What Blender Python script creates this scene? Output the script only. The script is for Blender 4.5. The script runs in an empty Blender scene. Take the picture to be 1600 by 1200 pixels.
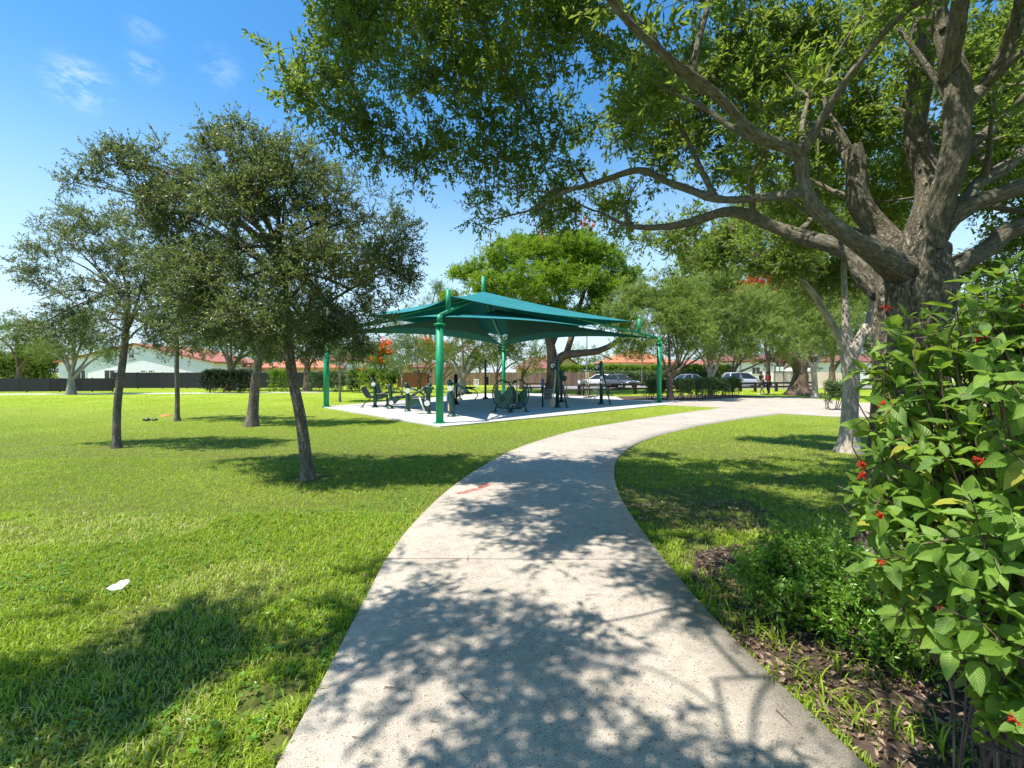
import bpy, math, random
import numpy as np
from mathutils import Vector, noise as mnoise

random.seed(11)
RNG = np.random.default_rng(11)
F, H, YH = 720.0, 1.7, 581.0          # focal length in photo pixels, eye height, horizon row
SC = bpy.context.scene
COL = SC.collection
R = math.radians
PI = math.pi

def px(x, y, d):
    return np.array([(x - 800.0) / F * d, d, H - (y - YH) / F * d])
def G(x, y, z=0.0):
    d = H * F / (y - YH)
    return np.array([(x - 800.0) / F * d, d, z])

# ------------------------------------------------------------------ materials
def new_mat(name):
    m = bpy.data.materials.new(name); m.use_nodes = True
    nt = m.node_tree
    for n in list(nt.nodes): nt.nodes.remove(n)
    out = nt.nodes.new('ShaderNodeOutputMaterial')
    b = nt.nodes.new('ShaderNodeBsdfPrincipled')
    nt.links.new(b.outputs[0], out.inputs[0])
    return m, nt, b, out
def N(nt, t, **kw):
    n = nt.nodes.new(t)
    for k, v in kw.items():
        if k.startswith('i_'):
            n.inputs[k[2:].replace('_', ' ')].default_value = v
        else: setattr(n, k, v)
    return n
def L(nt, a, b): nt.links.new(a, b)
def ramp(nt, fac, stops):
    r = nt.nodes.new('ShaderNodeValToRGB')
    el = r.color_ramp.elements
    while len(el) < len(stops): el.new(0.5)
    for e, (p, c) in zip(el, stops):
        e.position = p; e.color = (c[0], c[1], c[2], 1)
    if fac is not None: nt.links.new(fac, r.inputs[0])
    return r
def mixc(nt, fac, a, b, blend='MIX'):
    n = nt.nodes.new('ShaderNodeMix'); n.data_type = 'RGBA'; n.blend_type = blend
    for sock, v in ((0, fac), (6, a), (7, b)):
        if hasattr(v, 'is_linked') or hasattr(v, 'links'): nt.links.new(v, n.inputs[sock])
        elif sock == 0: n.inputs[0].default_value = v
        else: n.inputs[sock].default_value = (v[0], v[1], v[2], 1)
    return n.outputs[2]
def texco(nt, kind='Object'):
    return nt.nodes.new('ShaderNodeTexCoord').outputs[kind]
def noise_tex(nt, vec, scale, detail=4, rough=0.55):
    n = nt.nodes.new('ShaderNodeTexNoise')
    n.inputs['Scale'].default_value = scale; n.inputs['Detail'].default_value = detail
    n.inputs['Roughness'].default_value = rough
    if vec is not None: nt.links.new(vec, n.inputs['Vector'])
    return n.outputs['Fac']
def bump(nt, b, h, strength=0.3, dist=0.02):
    n = nt.nodes.new('ShaderNodeBump'); n.inputs['Strength'].default_value = strength
    n.inputs['Distance'].default_value = dist
    nt.links.new(h, n.inputs['Height']); nt.links.new(n.outputs[0], b.inputs['Normal'])

def simple(name, c, rough=0.5, metal=0.0, var=0.12, scale=6.0, spec=0.5, bmp=0.0):
    m, nt, b, _ = new_mat(name)
    f = noise_tex(nt, texco(nt), scale, 5)
    lo = [max(0, x * (1 - var)) for x in c]; hi = [min(1, x * (1 + var)) for x in c]
    r = ramp(nt, f, [(0.3, lo), (0.7, hi)])
    L(nt, r.outputs[0], b.inputs['Base Color'])
    b.inputs['Roughness'].default_value = rough; b.inputs['Metallic'].default_value = metal
    b.inputs['Specular IOR Level'].default_value = spec
    if bmp: bump(nt, b, noise_tex(nt, texco(nt), scale * 6, 4), bmp, 0.01)
    return m

def leaf_mat(name, dark, light, trans_col, trans=0.35, rough=0.4, spec=0.4, veins=False):
    m, nt, b, out = new_mat(name)
    at = N(nt, 'ShaderNodeAttribute', attribute_name='rnd')
    r = ramp(nt, at.outputs['Fac'], [(0.0, dark), (1.0, light)])
    col = r.outputs[0]
    if veins:
        r.color_ramp.elements[1].position = .9
        e3 = r.color_ramp.elements.new(.97); e3.color = (.42, .40, .06, 1)
        uv = texco(nt, 'UV')
        sep = N(nt, 'ShaderNodeSeparateXYZ'); L(nt, uv, sep.inputs[0])
        # v along the leaf, u across (-1..1): side veins slant from a pale midrib
        au = N(nt, 'ShaderNodeMath', operation='ABSOLUTE'); L(nt, sep.outputs[0], au.inputs[0])
        sl = N(nt, 'ShaderNodeMath', operation='MULTIPLY_ADD'); L(nt, au.outputs[0], sl.inputs[0]); sl.inputs[1].default_value = -0.28; L(nt, sep.outputs[1], sl.inputs[2])
        wv = N(nt, 'ShaderNodeMath', operation='MULTIPLY'); L(nt, sl.outputs[0], wv.inputs[0]); wv.inputs[1].default_value = 56
        sn = N(nt, 'ShaderNodeMath', operation='SINE'); L(nt, wv.outputs[0], sn.inputs[0])
        cr = ramp(nt, sn.outputs[0], [(0.80, (0, 0, 0)), (0.99, (1, 1, 1))])
        mid = N(nt, 'ShaderNodeMath', operation='LESS_THAN'); L(nt, au.outputs[0], mid.inputs[0]); mid.inputs[1].default_value = 0.05
        mx = N(nt, 'ShaderNodeMath', operation='MAXIMUM'); L(nt, cr.outputs[0], mx.inputs[0]); L(nt, mid.outputs[0], mx.inputs[1])
        ml = N(nt, 'ShaderNodeMath', operation='MULTIPLY'); L(nt, mx.outputs[0], ml.inputs[0]); ml.inputs[1].default_value = 0.35
        col = mixc(nt, ml.outputs[0], col, (light[0] * 1.6, light[1] * 1.35, light[2] * 1.5))
        bump(nt, b, sn.outputs[0], 0.25, 0.003)
    L(nt, col, b.inputs['Base Color'])
    b.inputs['Roughness'].default_value = rough; b.inputs['Specular IOR Level'].default_value = spec
    tr = N(nt, 'ShaderNodeBsdfTranslucent')
    tc = mixc(nt, 0.6, col, trans_col)
    L(nt, tc, tr.inputs[0])
    mix = N(nt, 'ShaderNodeMixShader'); mix.inputs[0].default_value = trans
    L(nt, b.outputs[0], mix.inputs[1]); L(nt, tr.outputs[0], mix.inputs[2]); L(nt, mix.outputs[0], out.inputs[0])
    return m

def bark_mat(name, dark, light, scale=30.0, strength=0.6, rough=0.9, patch=None, smooth_col=None):
    m, nt, b, _ = new_mat(name)
    at = N(nt, 'ShaderNodeAttribute', attribute_name='bk')
    v = at.outputs['Vector']
    nz = noise_tex(nt, v, scale * 0.6, 3)
    wob = N(nt, 'ShaderNodeMixRGB'); wob.inputs[0].default_value = 0.04
    L(nt, v, wob.inputs[1])
    cn = nt.nodes.new('ShaderNodeTexNoise'); cn.inputs['Scale'].default_value = scale * .5; L(nt, v, cn.inputs['Vector']); L(nt, cn.outputs['Color'], wob.inputs[2])
    # interlaced ridges: folded noise at two sizes, plus fine grain
    na = noise_tex(nt, wob.outputs[0], scale, 2, .5); nb = noise_tex(nt, wob.outputs[0], scale * 2.3, 3, .6)
    def fold(s_):
        a_ = N(nt, 'ShaderNodeMath', operation='SUBTRACT'); L(nt, s_, a_.inputs[0]); a_.inputs[1].default_value = .5
        b_ = N(nt, 'ShaderNodeMath', operation='ABSOLUTE'); L(nt, a_.outputs[0], b_.inputs[0]); return b_.outputs[0]
    fa = N(nt, 'ShaderNodeMath', operation='MULTIPLY_ADD'); L(nt, fold(nb), fa.inputs[0]); fa.inputs[1].default_value = .7; L(nt, fold(na), fa.inputs[2])
    r1 = ramp(nt, fa.outputs[0], [(0.02, (0, 0, 0)), (0.20, (1, 1, 1))])
    big = noise_tex(nt, v, 5.0, 4)
    h = N(nt, 'ShaderNodeMath', operation='MULTIPLY_ADD'); L(nt, nz, h.inputs[0]); h.inputs[1].default_value = 0.8; L(nt, r1.outputs[0], h.inputs[2])
    hs = N(nt, 'ShaderNodeMath', operation='MULTIPLY'); L(nt, h.outputs[0], hs.inputs[0]); hs.inputs[1].default_value = 0.6
    c = ramp(nt, hs.outputs[0], [(0.1, dark), (0.85, light)])
    br = ramp(nt, big, [(0.3, (0.62, 0.62, 0.62)), (0.7, (1.25, 1.22, 1.15))])
    col = mixc(nt, 1.0, c.outputs[0], br.outputs[0], 'MULTIPLY')
    if patch:
        pf = ramp(nt, noise_tex(nt, v, 9.0, 5, 0.65), [(0.56, (0, 0, 0)), (0.66, (0.75, 0.75, 0.75))])
        col = mixc(nt, pf.outputs[0], col, patch)
    L(nt, col, b.inputs['Base Color'])
    if smooth_col:
        ra = N(nt, 'ShaderNodeAttribute', attribute_name='rnd')
        sc = ramp(nt, noise_tex(nt, v, 55, 6, .75), [(.32, [q * .35 for q in smooth_col]), (.5, [q * .9 for q in smooth_col]), (.68, [q * 1.35 for q in smooth_col])])
        lich = ramp(nt, noise_tex(nt, texco(nt), 14, 6, .7), [(.56, (0, 0, 0)), (.66, (.7,) * 3)])
        sc2 = mixc(nt, lich.outputs[0], sc.outputs[0], (0.36, 0.36, 0.30))
        col = mixc(nt, ra.outputs['Fac'], sc2, col)
        mn = N(nt, 'ShaderNodeMath', operation='MULTIPLY_ADD'); L(nt, ra.outputs['Fac'], mn.inputs[0]); mn.inputs[1].default_value = .5; mn.inputs[2].default_value = .5
        hh = N(nt, 'ShaderNodeMath', operation='MULTIPLY'); L(nt, h.outputs[0], hh.inputs[0]); L(nt, mn.outputs[0], hh.inputs[1]); h = hh
    L(nt, col, b.inputs['Base Color'])
    b.inputs['Roughness'].default_value = rough; b.inputs['Specular IOR Level'].default_value = 0.2
    bump(nt, b, h.outputs[0], strength, 0.02)
    return m

M = {}
M['oak_leaf'] = leaf_mat('oak_leaf', (0.035, 0.068, 0.016), (0.20, 0.30, 0.045), (0.50, 0.66, 0.07), 0.46, 0.42, 0.35)
M['lawn_oak_leaf'] = leaf_mat('lawn_oak_leaf', (0.038, 0.06, 0.024), (0.19, 0.245, 0.08), (0.36, 0.46, 0.09), 0.36, 0.36, 0.45)
M['myrtle_leaf'] = leaf_mat('myrtle_leaf', (0.10, 0.17, 0.035), (0.32, 0.43, 0.10), (0.55, 0.70, 0.10), 0.42, 0.6, 0.12)
M['poinciana_leaf'] = leaf_mat('poinciana_leaf', (0.07, 0.14, 0.014), (0.25, 0.39, 0.03), (0.45, 0.62, 0.04), 0.40, 0.6, 0.1)
M['far_leaf'] = leaf_mat('far_leaf', (0.05, 0.09, 0.025), (0.19, 0.26, 0.06), (0.36, 0.48, 0.07), 0.36, 0.6, 0.12)
M['autumn_leaf'] = leaf_mat('autumn_leaf', (0.13, 0.19, 0.04), (0.36, 0.36, 0.07), (0.6, 0.55, 0.08), 0.4, 0.5, 0.25)
M['hedge_leaf'] = leaf_mat('hedge_leaf', (0.09, 0.18, 0.015), (0.25, 0.40, 0.035), (0.42, 0.6, 0.04), 0.3, 0.45, 0.3)
M['dark_hedge_leaf'] = leaf_mat('dark_hedge_leaf', (0.012, 0.022, 0.012), (0.035, 0.055, 0.02), (0.06, 0.1, 0.02), 0.2, 0.45, 0.3)
M['shrub_leaf'] = leaf_mat('shrub_leaf', (0.06, 0.11, 0.04), (0.17, 0.25, 0.09), (0.3, 0.42, 0.08), 0.3, 0.42, 0.4)
M['fire_leaf'] = leaf_mat('fire_leaf', (0.06, 0.145, 0.026), (0.24, 0.39, 0.055), (0.50, 0.70, 0.05), 0.40, 0.45, 0.35, veins=True)
M['small_leaf'] = leaf_mat('small_leaf', (0.07, 0.17, 0.015), (0.21, 0.40, 0.04), (0.4, 0.68, 0.05), 0.34, 0.32, 0.5)
M['red_flower'] = leaf_mat('red_flower', (0.45, 0.02, 0.01), (0.75, 0.10, 0.03), (0.8, 0.1, 0.03), 0.3, 0.5, 0.3)
M['orange_flower'] = leaf_mat('orange_flower', (0.70, 0.08, 0.015), (0.85, 0.26, 0.04), (0.9, 0.25, 0.04), 0.3, 0.5, 0.3)
M['litter_leaf'] = leaf_mat('litter_leaf', (0.10, 0.055, 0.035), (0.42, 0.30, 0.20), (0.3, 0.18, 0.08), 0.1, 0.7, 0.3)
M['oak_bark'] = bark_mat('oak_bark', (0.062, 0.054, 0.040), (0.30, 0.265, 0.195), 34.0, 1.0, smooth_col=(0.235, 0.21, 0.145))
M['smooth_limb_bark'] = bark_mat('smooth_limb_bark', (0.10, 0.085, 0.06), (0.24, 0.21, 0.155), 40.0, 0.4)
M['lawn_bark'] = bark_mat('lawn_bark', (0.10, 0.082, 0.066), (0.42, 0.365, 0.30), 46.0, 1.0)
M['grey_bark'] = bark_mat('grey_bark', (0.18, 0.165, 0.15), (0.40, 0.37, 0.33), 22.0, 0.35)
M['pale_bark'] = bark_mat('pale_bark', (0.30, 0.25, 0.20), (0.50, 0.44, 0.37), 12.0, 0.3, patch=(0.17, 0.15, 0.13))
M['brown_bark'] = bark_mat('brown_bark', (0.09, 0.06, 0.045), (0.24, 0.17, 0.13), 20.0, 0.5)
M['green_stem'] = simple('green_stem', (0.16, 0.17, 0.06), 0.6)

def mat_post():
    m, nt, b, _ = new_mat('post_green')
    f = noise_tex(nt, texco(nt), 5, 6, .7)
    r = ramp(nt, f, [(0.35, (0.004, 0.23, 0.09)), (0.7, (0.008, 0.33, 0.135))])
    L(nt, r.outputs[0], b.inputs['Base Color']); b.inputs['Roughness'].default_value = 0.33
    L(nt, ramp(nt, f, [(0.3, (.4,) * 3), (0.8, (.6,) * 3)]).outputs[0], b.inputs['Roughness'])
    return m
M['post_green'] = mat_post()
def mat_fabric():
    m, nt, b, out = new_mat('shade_fabric')
    v = texco(nt)
    us = N(nt, 'ShaderNodeSeparateXYZ'); L(nt, texco(nt, 'UV'), us.inputs[0])
    um = N(nt, 'ShaderNodeMath', operation='MULTIPLY'); L(nt, us.outputs[0], um.inputs[0]); um.inputs[1].default_value = 6
    uf = N(nt, 'ShaderNodeMath', operation='FRACT'); L(nt, um.outputs[0], uf.inputs[0])
    seam = ramp(nt, uf.outputs[0], [(0.0, (.72,) * 3), (.022, (.72,) * 3), (.03, (1,) * 3)])
    hem = ramp(nt, us.outputs[1], [(0.0, (.8,) * 3), (.035, (.8,) * 3), (.045, (1,) * 3)])
    f = noise_tex(nt, v, 0.9, 5, .6); w = noise_tex(nt, v, 9.0, 3)
    r = ramp(nt, f, [(0.3, (0.030, 0.19, 0.195)), (0.72, (0.05, 0.255, 0.26))])
    r2 = ramp(nt, w, [(0.3, (0.88,) * 3), (0.7, (1.08,) * 3)])
    col = mixc(nt, 1.0, mixc(nt, 1.0, mixc(nt, 1.0, r.outputs[0], r2.outputs[0], 'MULTIPLY'), seam.outputs[0], 'MULTIPLY'), hem.outputs[0], 'MULTIPLY')
    # shade under the canopy put into the colour: lower face darker and greener
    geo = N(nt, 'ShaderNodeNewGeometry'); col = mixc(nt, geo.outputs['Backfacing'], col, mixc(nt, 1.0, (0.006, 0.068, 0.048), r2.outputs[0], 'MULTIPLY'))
    L(nt, col, b.inputs['Base Color']); b.inputs['Roughness'].default_value = 0.75
    b.inputs['Specular IOR Level'].default_value = 0.08
    tr = N(nt, 'ShaderNodeBsdfTranslucent'); tr.inputs[0].default_value = (0.004, 0.10, 0.075, 1)
    mix = N(nt, 'ShaderNodeMixShader'); mix.inputs[0].default_value = 0.10
    bump(nt, b, f, 0.15, 0.2)
    L(nt, b.outputs[0], mix.inputs[1]); L(nt, tr.outputs[0], mix.inputs[2]); L(nt, mix.outputs[0], out.inputs[0])
    return m
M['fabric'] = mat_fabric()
M['machine_green'] = simple('machine_green', (0.014, 0.062, 0.044), 0.38, var=.2)
M['machine_plate'] = simple('machine_plate', (0.035, 0.12, 0.075), 0.42, var=.15)
M['dark_green'] = simple('dark_green', (0.015, 0.05, 0.035), 0.4)
M['black'] = simple('black_paint', (0.018, 0.02, 0.022), 0.45)
M['black_plastic'] = simple('black_plastic', (0.02, 0.024, 0.032), 0.35)
M['beige_metal'] = simple('beige_metal', (0.50, 0.40, 0.24), 0.45)
M['white_paint'] = simple('white_paint', (0.78, 0.77, 0.74), 0.5, var=.05)
M['steel'] = simple('steel', (0.55, 0.56, 0.57), 0.35, 0.8)
M['blue_pad'] = simple('blue_pad', (0.05, 0.13, 0.30), 0.5)
M['chrome_grey'] = simple('chrome_grey', (0.32, 0.34, 0.36), 0.3, 0.6)
M['bin_grey'] = simple('bin_grey', (0.20, 0.20, 0.20), 0.7)
M['paper'] = simple('paper', (0.82, 0.83, 0.85), 0.7, var=.04)
M['orange_plastic'] = simple('orange_plastic', (0.75, 0.18, 0.03), 0.5)
M['skin'] = simple('skin', (0.42, 0.24, 0.16), 0.55)
M['skin_dark'] = simple('skin_dark', (0.25, 0.14, 0.09), 0.55)
M['hair'] = simple('hair', (0.02, 0.014, 0.010), 0.5)
M['red_shirt'] = simple('red_shirt', (0.50, 0.03, 0.05), 0.8)
M['navy_shirt'] = simple('navy_shirt', (0.02, 0.022, 0.035), 0.8)
M['dark_cloth'] = simple('dark_cloth', (0.02, 0.02, 0.025), 0.8)
M['white_shoe'] = simple('white_shoe', (0.7, 0.7, 0.7), 0.6)
M['tyre'] = simple('tyre', (0.02, 0.02, 0.02), 0.8)
M['rim'] = simple('rim', (0.45, 0.46, 0.48), 0.3, 0.8)
M['glass_dark'] = simple('glass_dark', (0.02, 0.025, 0.03), 0.08, spec=0.8)
M['car_white'] = simple('car_white', (0.72, 0.72, 0.72), 0.22, var=.03)
M['car_silver'] = simple('car_silver', (0.50, 0.53, 0.56), 0.22, 0.25, var=.03)
M['car_grey'] = simple('car_grey', (0.10, 0.11, 0.125), 0.22, 0.3, var=.05)
M['car_dark'] = simple('car_dark', (0.22, 0.24, 0.25), 0.25, 0.3, var=.05)
M['red_light'] = simple('red_light', (0.4, 0.02, 0.02), 0.2)
M['lamp_lens'] = simple('lamp_lens', (0.7, 0.72, 0.75), 0.15)
M['stucco_white'] = simple('stucco_white', (0.86, 0.81, 0.87), 0.9, var=.06, scale=1.5, bmp=.2)
M['stucco_cream'] = simple('stucco_cream', (0.62, 0.54, 0.38), 0.9, var=.08, scale=1.5, bmp=.2)
M['stucco_yellow'] = simple('stucco_yellow', (0.62, 0.48, 0.24), 0.9, var=.08, scale=1.5, bmp=.2)
M['stucco_peach'] = simple('stucco_peach', (0.62, 0.42, 0.30), 0.9, var=.08, scale=1.5, bmp=.2)
M['pink_canvas'] = simple('pink_canvas', (0.62, 0.35, 0.33), 0.8)
M['wood_rail'] = simple('wood_rail', (0.035, 0.028, 0.024), 0.8, var=.4, scale=9)

def mat_tiles(name, a, bcol):
    m, nt, b, _ = new_mat(name)
    v = texco(nt)
    w = N(nt, 'ShaderNodeTexWave', wave_type='BANDS', bands_direction='X'); w.inputs['Scale'].default_value = 1.3
    w.inputs['Distortion'].default_value = 0.4; L(nt, v, w.inputs['Vector'])
    f = noise_tex(nt, v, 2.2, 6, .7)
    c = ramp(nt, f, [(0.3, a), (0.7, bcol)])
    d = ramp(nt, w.outputs['Fac'], [(0.0, (0.6,) * 3), (0.5, (1.05,) * 3)])
    L(nt, mixc(nt, 1.0, c.outputs[0], d.outputs[0], 'MULTIPLY'), b.inputs['Base Color'])
    b.inputs['Roughness'].default_value = 0.85
    bump(nt, b, w.outputs['Fac'], 0.6, 0.08)
    return m
M['tile_red'] = mat_tiles('tile_red', (0.34, 0.11, 0.075), (0.50, 0.20, 0.13))
M['tile_orange'] = mat_tiles('tile_orange', (0.46, 0.16, 0.075), (0.58, 0.25, 0.12))
M['tile_dark'] = mat_tiles('tile_dark', (0.20, 0.07, 0.06), (0.32, 0.13, 0.10))

def mat_planks(name, a, b2, scale):
    m, nt, b, _ = new_mat(name)
    v = texco(nt)
    mp = N(nt, 'ShaderNodeMapping'); mp.inputs['Scale'].default_value = (scale, scale, 0.5); L(nt, v, mp.inputs[0])
    sp = N(nt, 'ShaderNodeSeparateXYZ'); L(nt, mp.outputs[0], sp.inputs[0])
    fl = N(nt, 'ShaderNodeMath', operation='FLOOR'); L(nt, sp.outputs[0], fl.inputs[0])
    fr = N(nt, 'ShaderNodeMath', operation='FRACT'); L(nt, sp.outputs[0], fr.inputs[0])
    wn = N(nt, 'ShaderNodeTexWhiteNoise', noise_dimensions='1D'); L(nt, fl.outputs[0], wn.inputs['W'])
    c = ramp(nt, wn.outputs['Value'], [(0.0, a), (1.0, b2)])
    gap = ramp(nt, fr.outputs[0], [(0.0, (0.15,) * 3), (0.07, (1,) * 3)])
    f = ramp(nt, noise_tex(nt, v, 3, 5), [(0.3, (0.75,) * 3), (0.7, (1.15,) * 3)])
    col = mixc(nt, 1.0, mixc(nt, 1.0, c.outputs[0], gap.outputs[0], 'MULTIPLY'), f.outputs[0], 'MULTIPLY')
    L(nt, col, b.inputs['Base Color']); b.inputs['Roughness'].default_value = 0.85
    return m
M['plank_tan'] = mat_planks('plank_tan', (0.20, 0.12, 0.07), (0.36, 0.235, 0.15), 7.0)
M['plank_brown'] = mat_planks('plank_brown', (0.15, 0.055, 0.022), (0.22, 0.085, 0.035), 6.0)
M['screen_black'] = mat_planks('screen_black', (0.014, 0.015, 0.02), (0.026, 0.027, 0.034), 0.45)

def mat_concrete(name, base, joints=False):
    m, nt, b, _ = new_mat(name)
    v = texco(nt)
    fine = noise_tex(nt, v, 170, 3, .7); mid = noise_tex(nt, v, 11, 6, .65); big = noise_tex(nt, v, 0.8, 4)
    vo = N(nt, 'ShaderNodeTexVoronoi'); vo.inputs['Scale'].default_value = 95; L(nt, v, vo.inputs['Vector'])
    c = ramp(nt, fine, [(0.36, [x * .42 for x in base]), (0.5, base), (0.66, [min(1, x * 1.3) for x in base])])
    c2 = ramp(nt, mid, [(0.3, (0.80, 0.79, 0.77)), (0.62, (1.06, 1.05, 1.04))])
    c3 = ramp(nt, big, [(0.3, (0.86, 0.85, 0.83)), (0.7, (1.06, 1.06, 1.05))])
    peb = ramp(nt, vo.outputs['Color'], [(0.10, (0.5, 0.46, 0.42)), (0.24, (1, 1, 1)), (0.9, (1, 1, 1)), (0.97, (1.12, 1.1, 1.06))])
    col = mixc(nt, 1.0, mixc(nt, 1.0, c.outputs[0], c2.outputs[0], 'MULTIPLY'), c3.outputs[0], 'MULTIPLY')
    col = mixc(nt, 0.8, col, peb.outputs[0], 'MULTIPLY')
    # rusty organic stains
    st = ramp(nt, noise_tex(nt, v, 2.7, 6, .72), [(0.66, (0, 0, 0)), (0.76, (0.55,) * 3)])
    col = mixc(nt, st.outputs[0], col, [x * y for x, y in zip(base, (0.62, 0.52, 0.42))])
    if joints:
        uv = texco(nt, 'UV'); sp = N(nt, 'ShaderNodeSeparateXYZ'); L(nt, uv, sp.inputs[0])
        wb = N(nt, 'ShaderNodeMath', operation='MULTIPLY_ADD'); L(nt, mid, wb.inputs[0]); wb.inputs[1].default_value = 0.006; L(nt, sp.outputs[1], wb.inputs[2])
        fr = N(nt, 'ShaderNodeMath', operation='FRACT'); L(nt, wb.outputs[0], fr.inputs[0])
        d = N(nt, 'ShaderNodeMath', operation='SUBTRACT'); L(nt, fr.outputs[0], d.inputs[0]); d.inputs[1].default_value = 0.5
        ab = N(nt, 'ShaderNodeMath', operation='ABSOLUTE'); L(nt, d.outputs[0], ab.inputs[0])
        jr = ramp(nt, ab.outputs[0], [(0.0, (0.16, 0.14, 0.12)), (0.0016, (0.3, 0.28, 0.26)), (0.004, (1, 1, 1))])
        col = mixc(nt, 1.0, col, jr.outputs[0], 'MULTIPLY')
        eu = N(nt, 'ShaderNodeMath', operation='ABSOLUTE'); L(nt, sp.outputs[0], eu.inputs[0])
        en = N(nt, 'ShaderNodeMath', operation='MULTIPLY_ADD'); L(nt, mid, en.inputs[0]); en.inputs[1].default_value = 0.12; L(nt, eu.outputs[0], en.inputs[2])
        er = ramp(nt, en.outputs[0], [(1.0, (1, 1, 1)), (1.07, (0.72, 0.66, 0.58))])
        col = mixc(nt, 1.0, col, er.outputs[0], 'MULTIPLY')
    L(nt, col, b.inputs['Base Color']); b.inputs['Roughness'].default_value = 0.9
    b.inputs['Specular IOR Level'].default_value = 0.2
    bump(nt, b, fine, 0.5, 0.004)
    return m
M['path'] = mat_concrete('path_concrete', (0.50, 0.44, 0.365), True)
M['slab'] = mat_concrete('slab_concrete', (0.60, 0.58, 0.545))
M['asphalt'] = mat_concrete('asphalt', (0.30, 0.29, 0.28))
def mat_ground():
    m, nt, b, _ = new_mat('lawn_ground')
    v = texco(nt)
    n1 = noise_tex(nt, v, 0.35, 5, .6); n2 = noise_tex(nt, v, 7, 6, .7); n3 = noise_tex(nt, v, 26, 4, .75)
    c = ramp(nt, n1, [(0.3, (0.31, 0.40, 0.03)), (0.7, (0.45, 0.53, 0.065))])
    c2 = ramp(nt, n2, [(0.3, (0.62, 0.66, 0.6)), (0.7, (1.18, 1.15, 1.1))])
    c3 = ramp(nt, n3, [(0.34, (0.45, 0.5, 0.4)), (0.66, (1.3, 1.25, 1.25))])
    col = mixc(nt, 1, mixc(nt, 1, c.outputs[0], c2.outputs[0], 'MULTIPLY'), c3.outputs[0], 'MULTIPLY')
    # bare soil near the viewer where only blades give the green
    cd = N(nt, 'ShaderNodeSeparateXYZ'); L(nt, v, cd.inputs[0])
    ds = N(nt, 'ShaderNodeMapRange'); ds.inputs[1].default_value = 9; ds.inputs[2].default_value = 26; L(nt, cd.outputs[1], ds.inputs[0])
    soil = ramp(nt, n2, [(0.3, (0.07, 0.085, 0.02)), (0.7, (0.17, 0.19, 0.045))])
    col = mixc(nt, ds.outputs[0], soil.outputs[0], col)
    dry = ramp(nt, noise_tex(nt, v, 0.8, 5, .7), [(0.63, (0, 0, 0)), (0.74, (0.6,) * 3)])
    col = mixc(nt, dry.outputs[0], col, (0.24, 0.21, 0.08))
    L(nt, col, b.inputs['Base Color']); b.inputs['Roughness'].default_value = 0.95
    b.inputs['Specular IOR Level'].default_value = 0.1
    bump(nt, b, n3, 0.8, 0.03)
    return m
M['ground'] = mat_ground()
def mat_soil():
    m, nt, b, _ = new_mat('bed_soil')
    v = texco(nt)
    n1 = noise_tex(nt, v, 3, 6, .7); n2 = noise_tex(nt, v, 60, 4, .7)
    c = ramp(nt, n1, [(0.3, (0.05, 0.033, 0.022)), (0.7, (0.15, 0.10, 0.068))])
    c2 = ramp(nt, n2, [(0.3, (0.5,) * 3), (0.7, (1.3,) * 3)])
    L(nt, mixc(nt, 1, c.outputs[0], c2.outputs[0], 'MULTIPLY'), b.inputs['Base Color'])
    b.inputs['Roughness'].default_value = 0.95; bump(nt, b, n2, .8, .02)
    return m
M['soil'] = mat_soil()
def mat_grass():
    m, nt, b, out = new_mat('grass_blade')
    at = N(nt, 'ShaderNodeAttribute', attribute_name='rnd')
    v = texco(nt)
    n1 = noise_tex(nt, v, 0.5, 4, .6)
    r = ramp(nt, at.outputs['Fac'], [(0.0, (0.10, 0.165, 0.012)), (0.5, (0.30, 0.43, 0.028)), (0.9, (0.54, 0.66, 0.09)), (1.0, (0.62, 0.55, 0.28))])
    r2 = ramp(nt, n1, [(0.3, (0.8, 0.88, 0.8)), (0.7, (1.15, 1.08, 1.1))])
    col = mixc(nt, 1, r.outputs[0], r2.outputs[0], 'MULTIPLY')
    L(nt, col, b.inputs['Base Color']); b.inputs['Roughness'].default_value = 0.5; b.inputs['Specular IOR Level'].default_value = 0.25
    tr = N(nt, 'ShaderNodeBsdfTranslucent'); L(nt, mixc(nt, .5, col, (0.55, 0.72, 0.03)), tr.inputs[0])
    mix = N(nt, 'ShaderNodeMixShader'); mix.inputs[0].default_value = 0.38
    L(nt, b.outputs[0], mix.inputs[1]); L(nt, tr.outputs[0], mix.inputs[2]); L(nt, mix.outputs[0], out.inputs[0])
    return m
M['grass'] = mat_grass()

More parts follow.
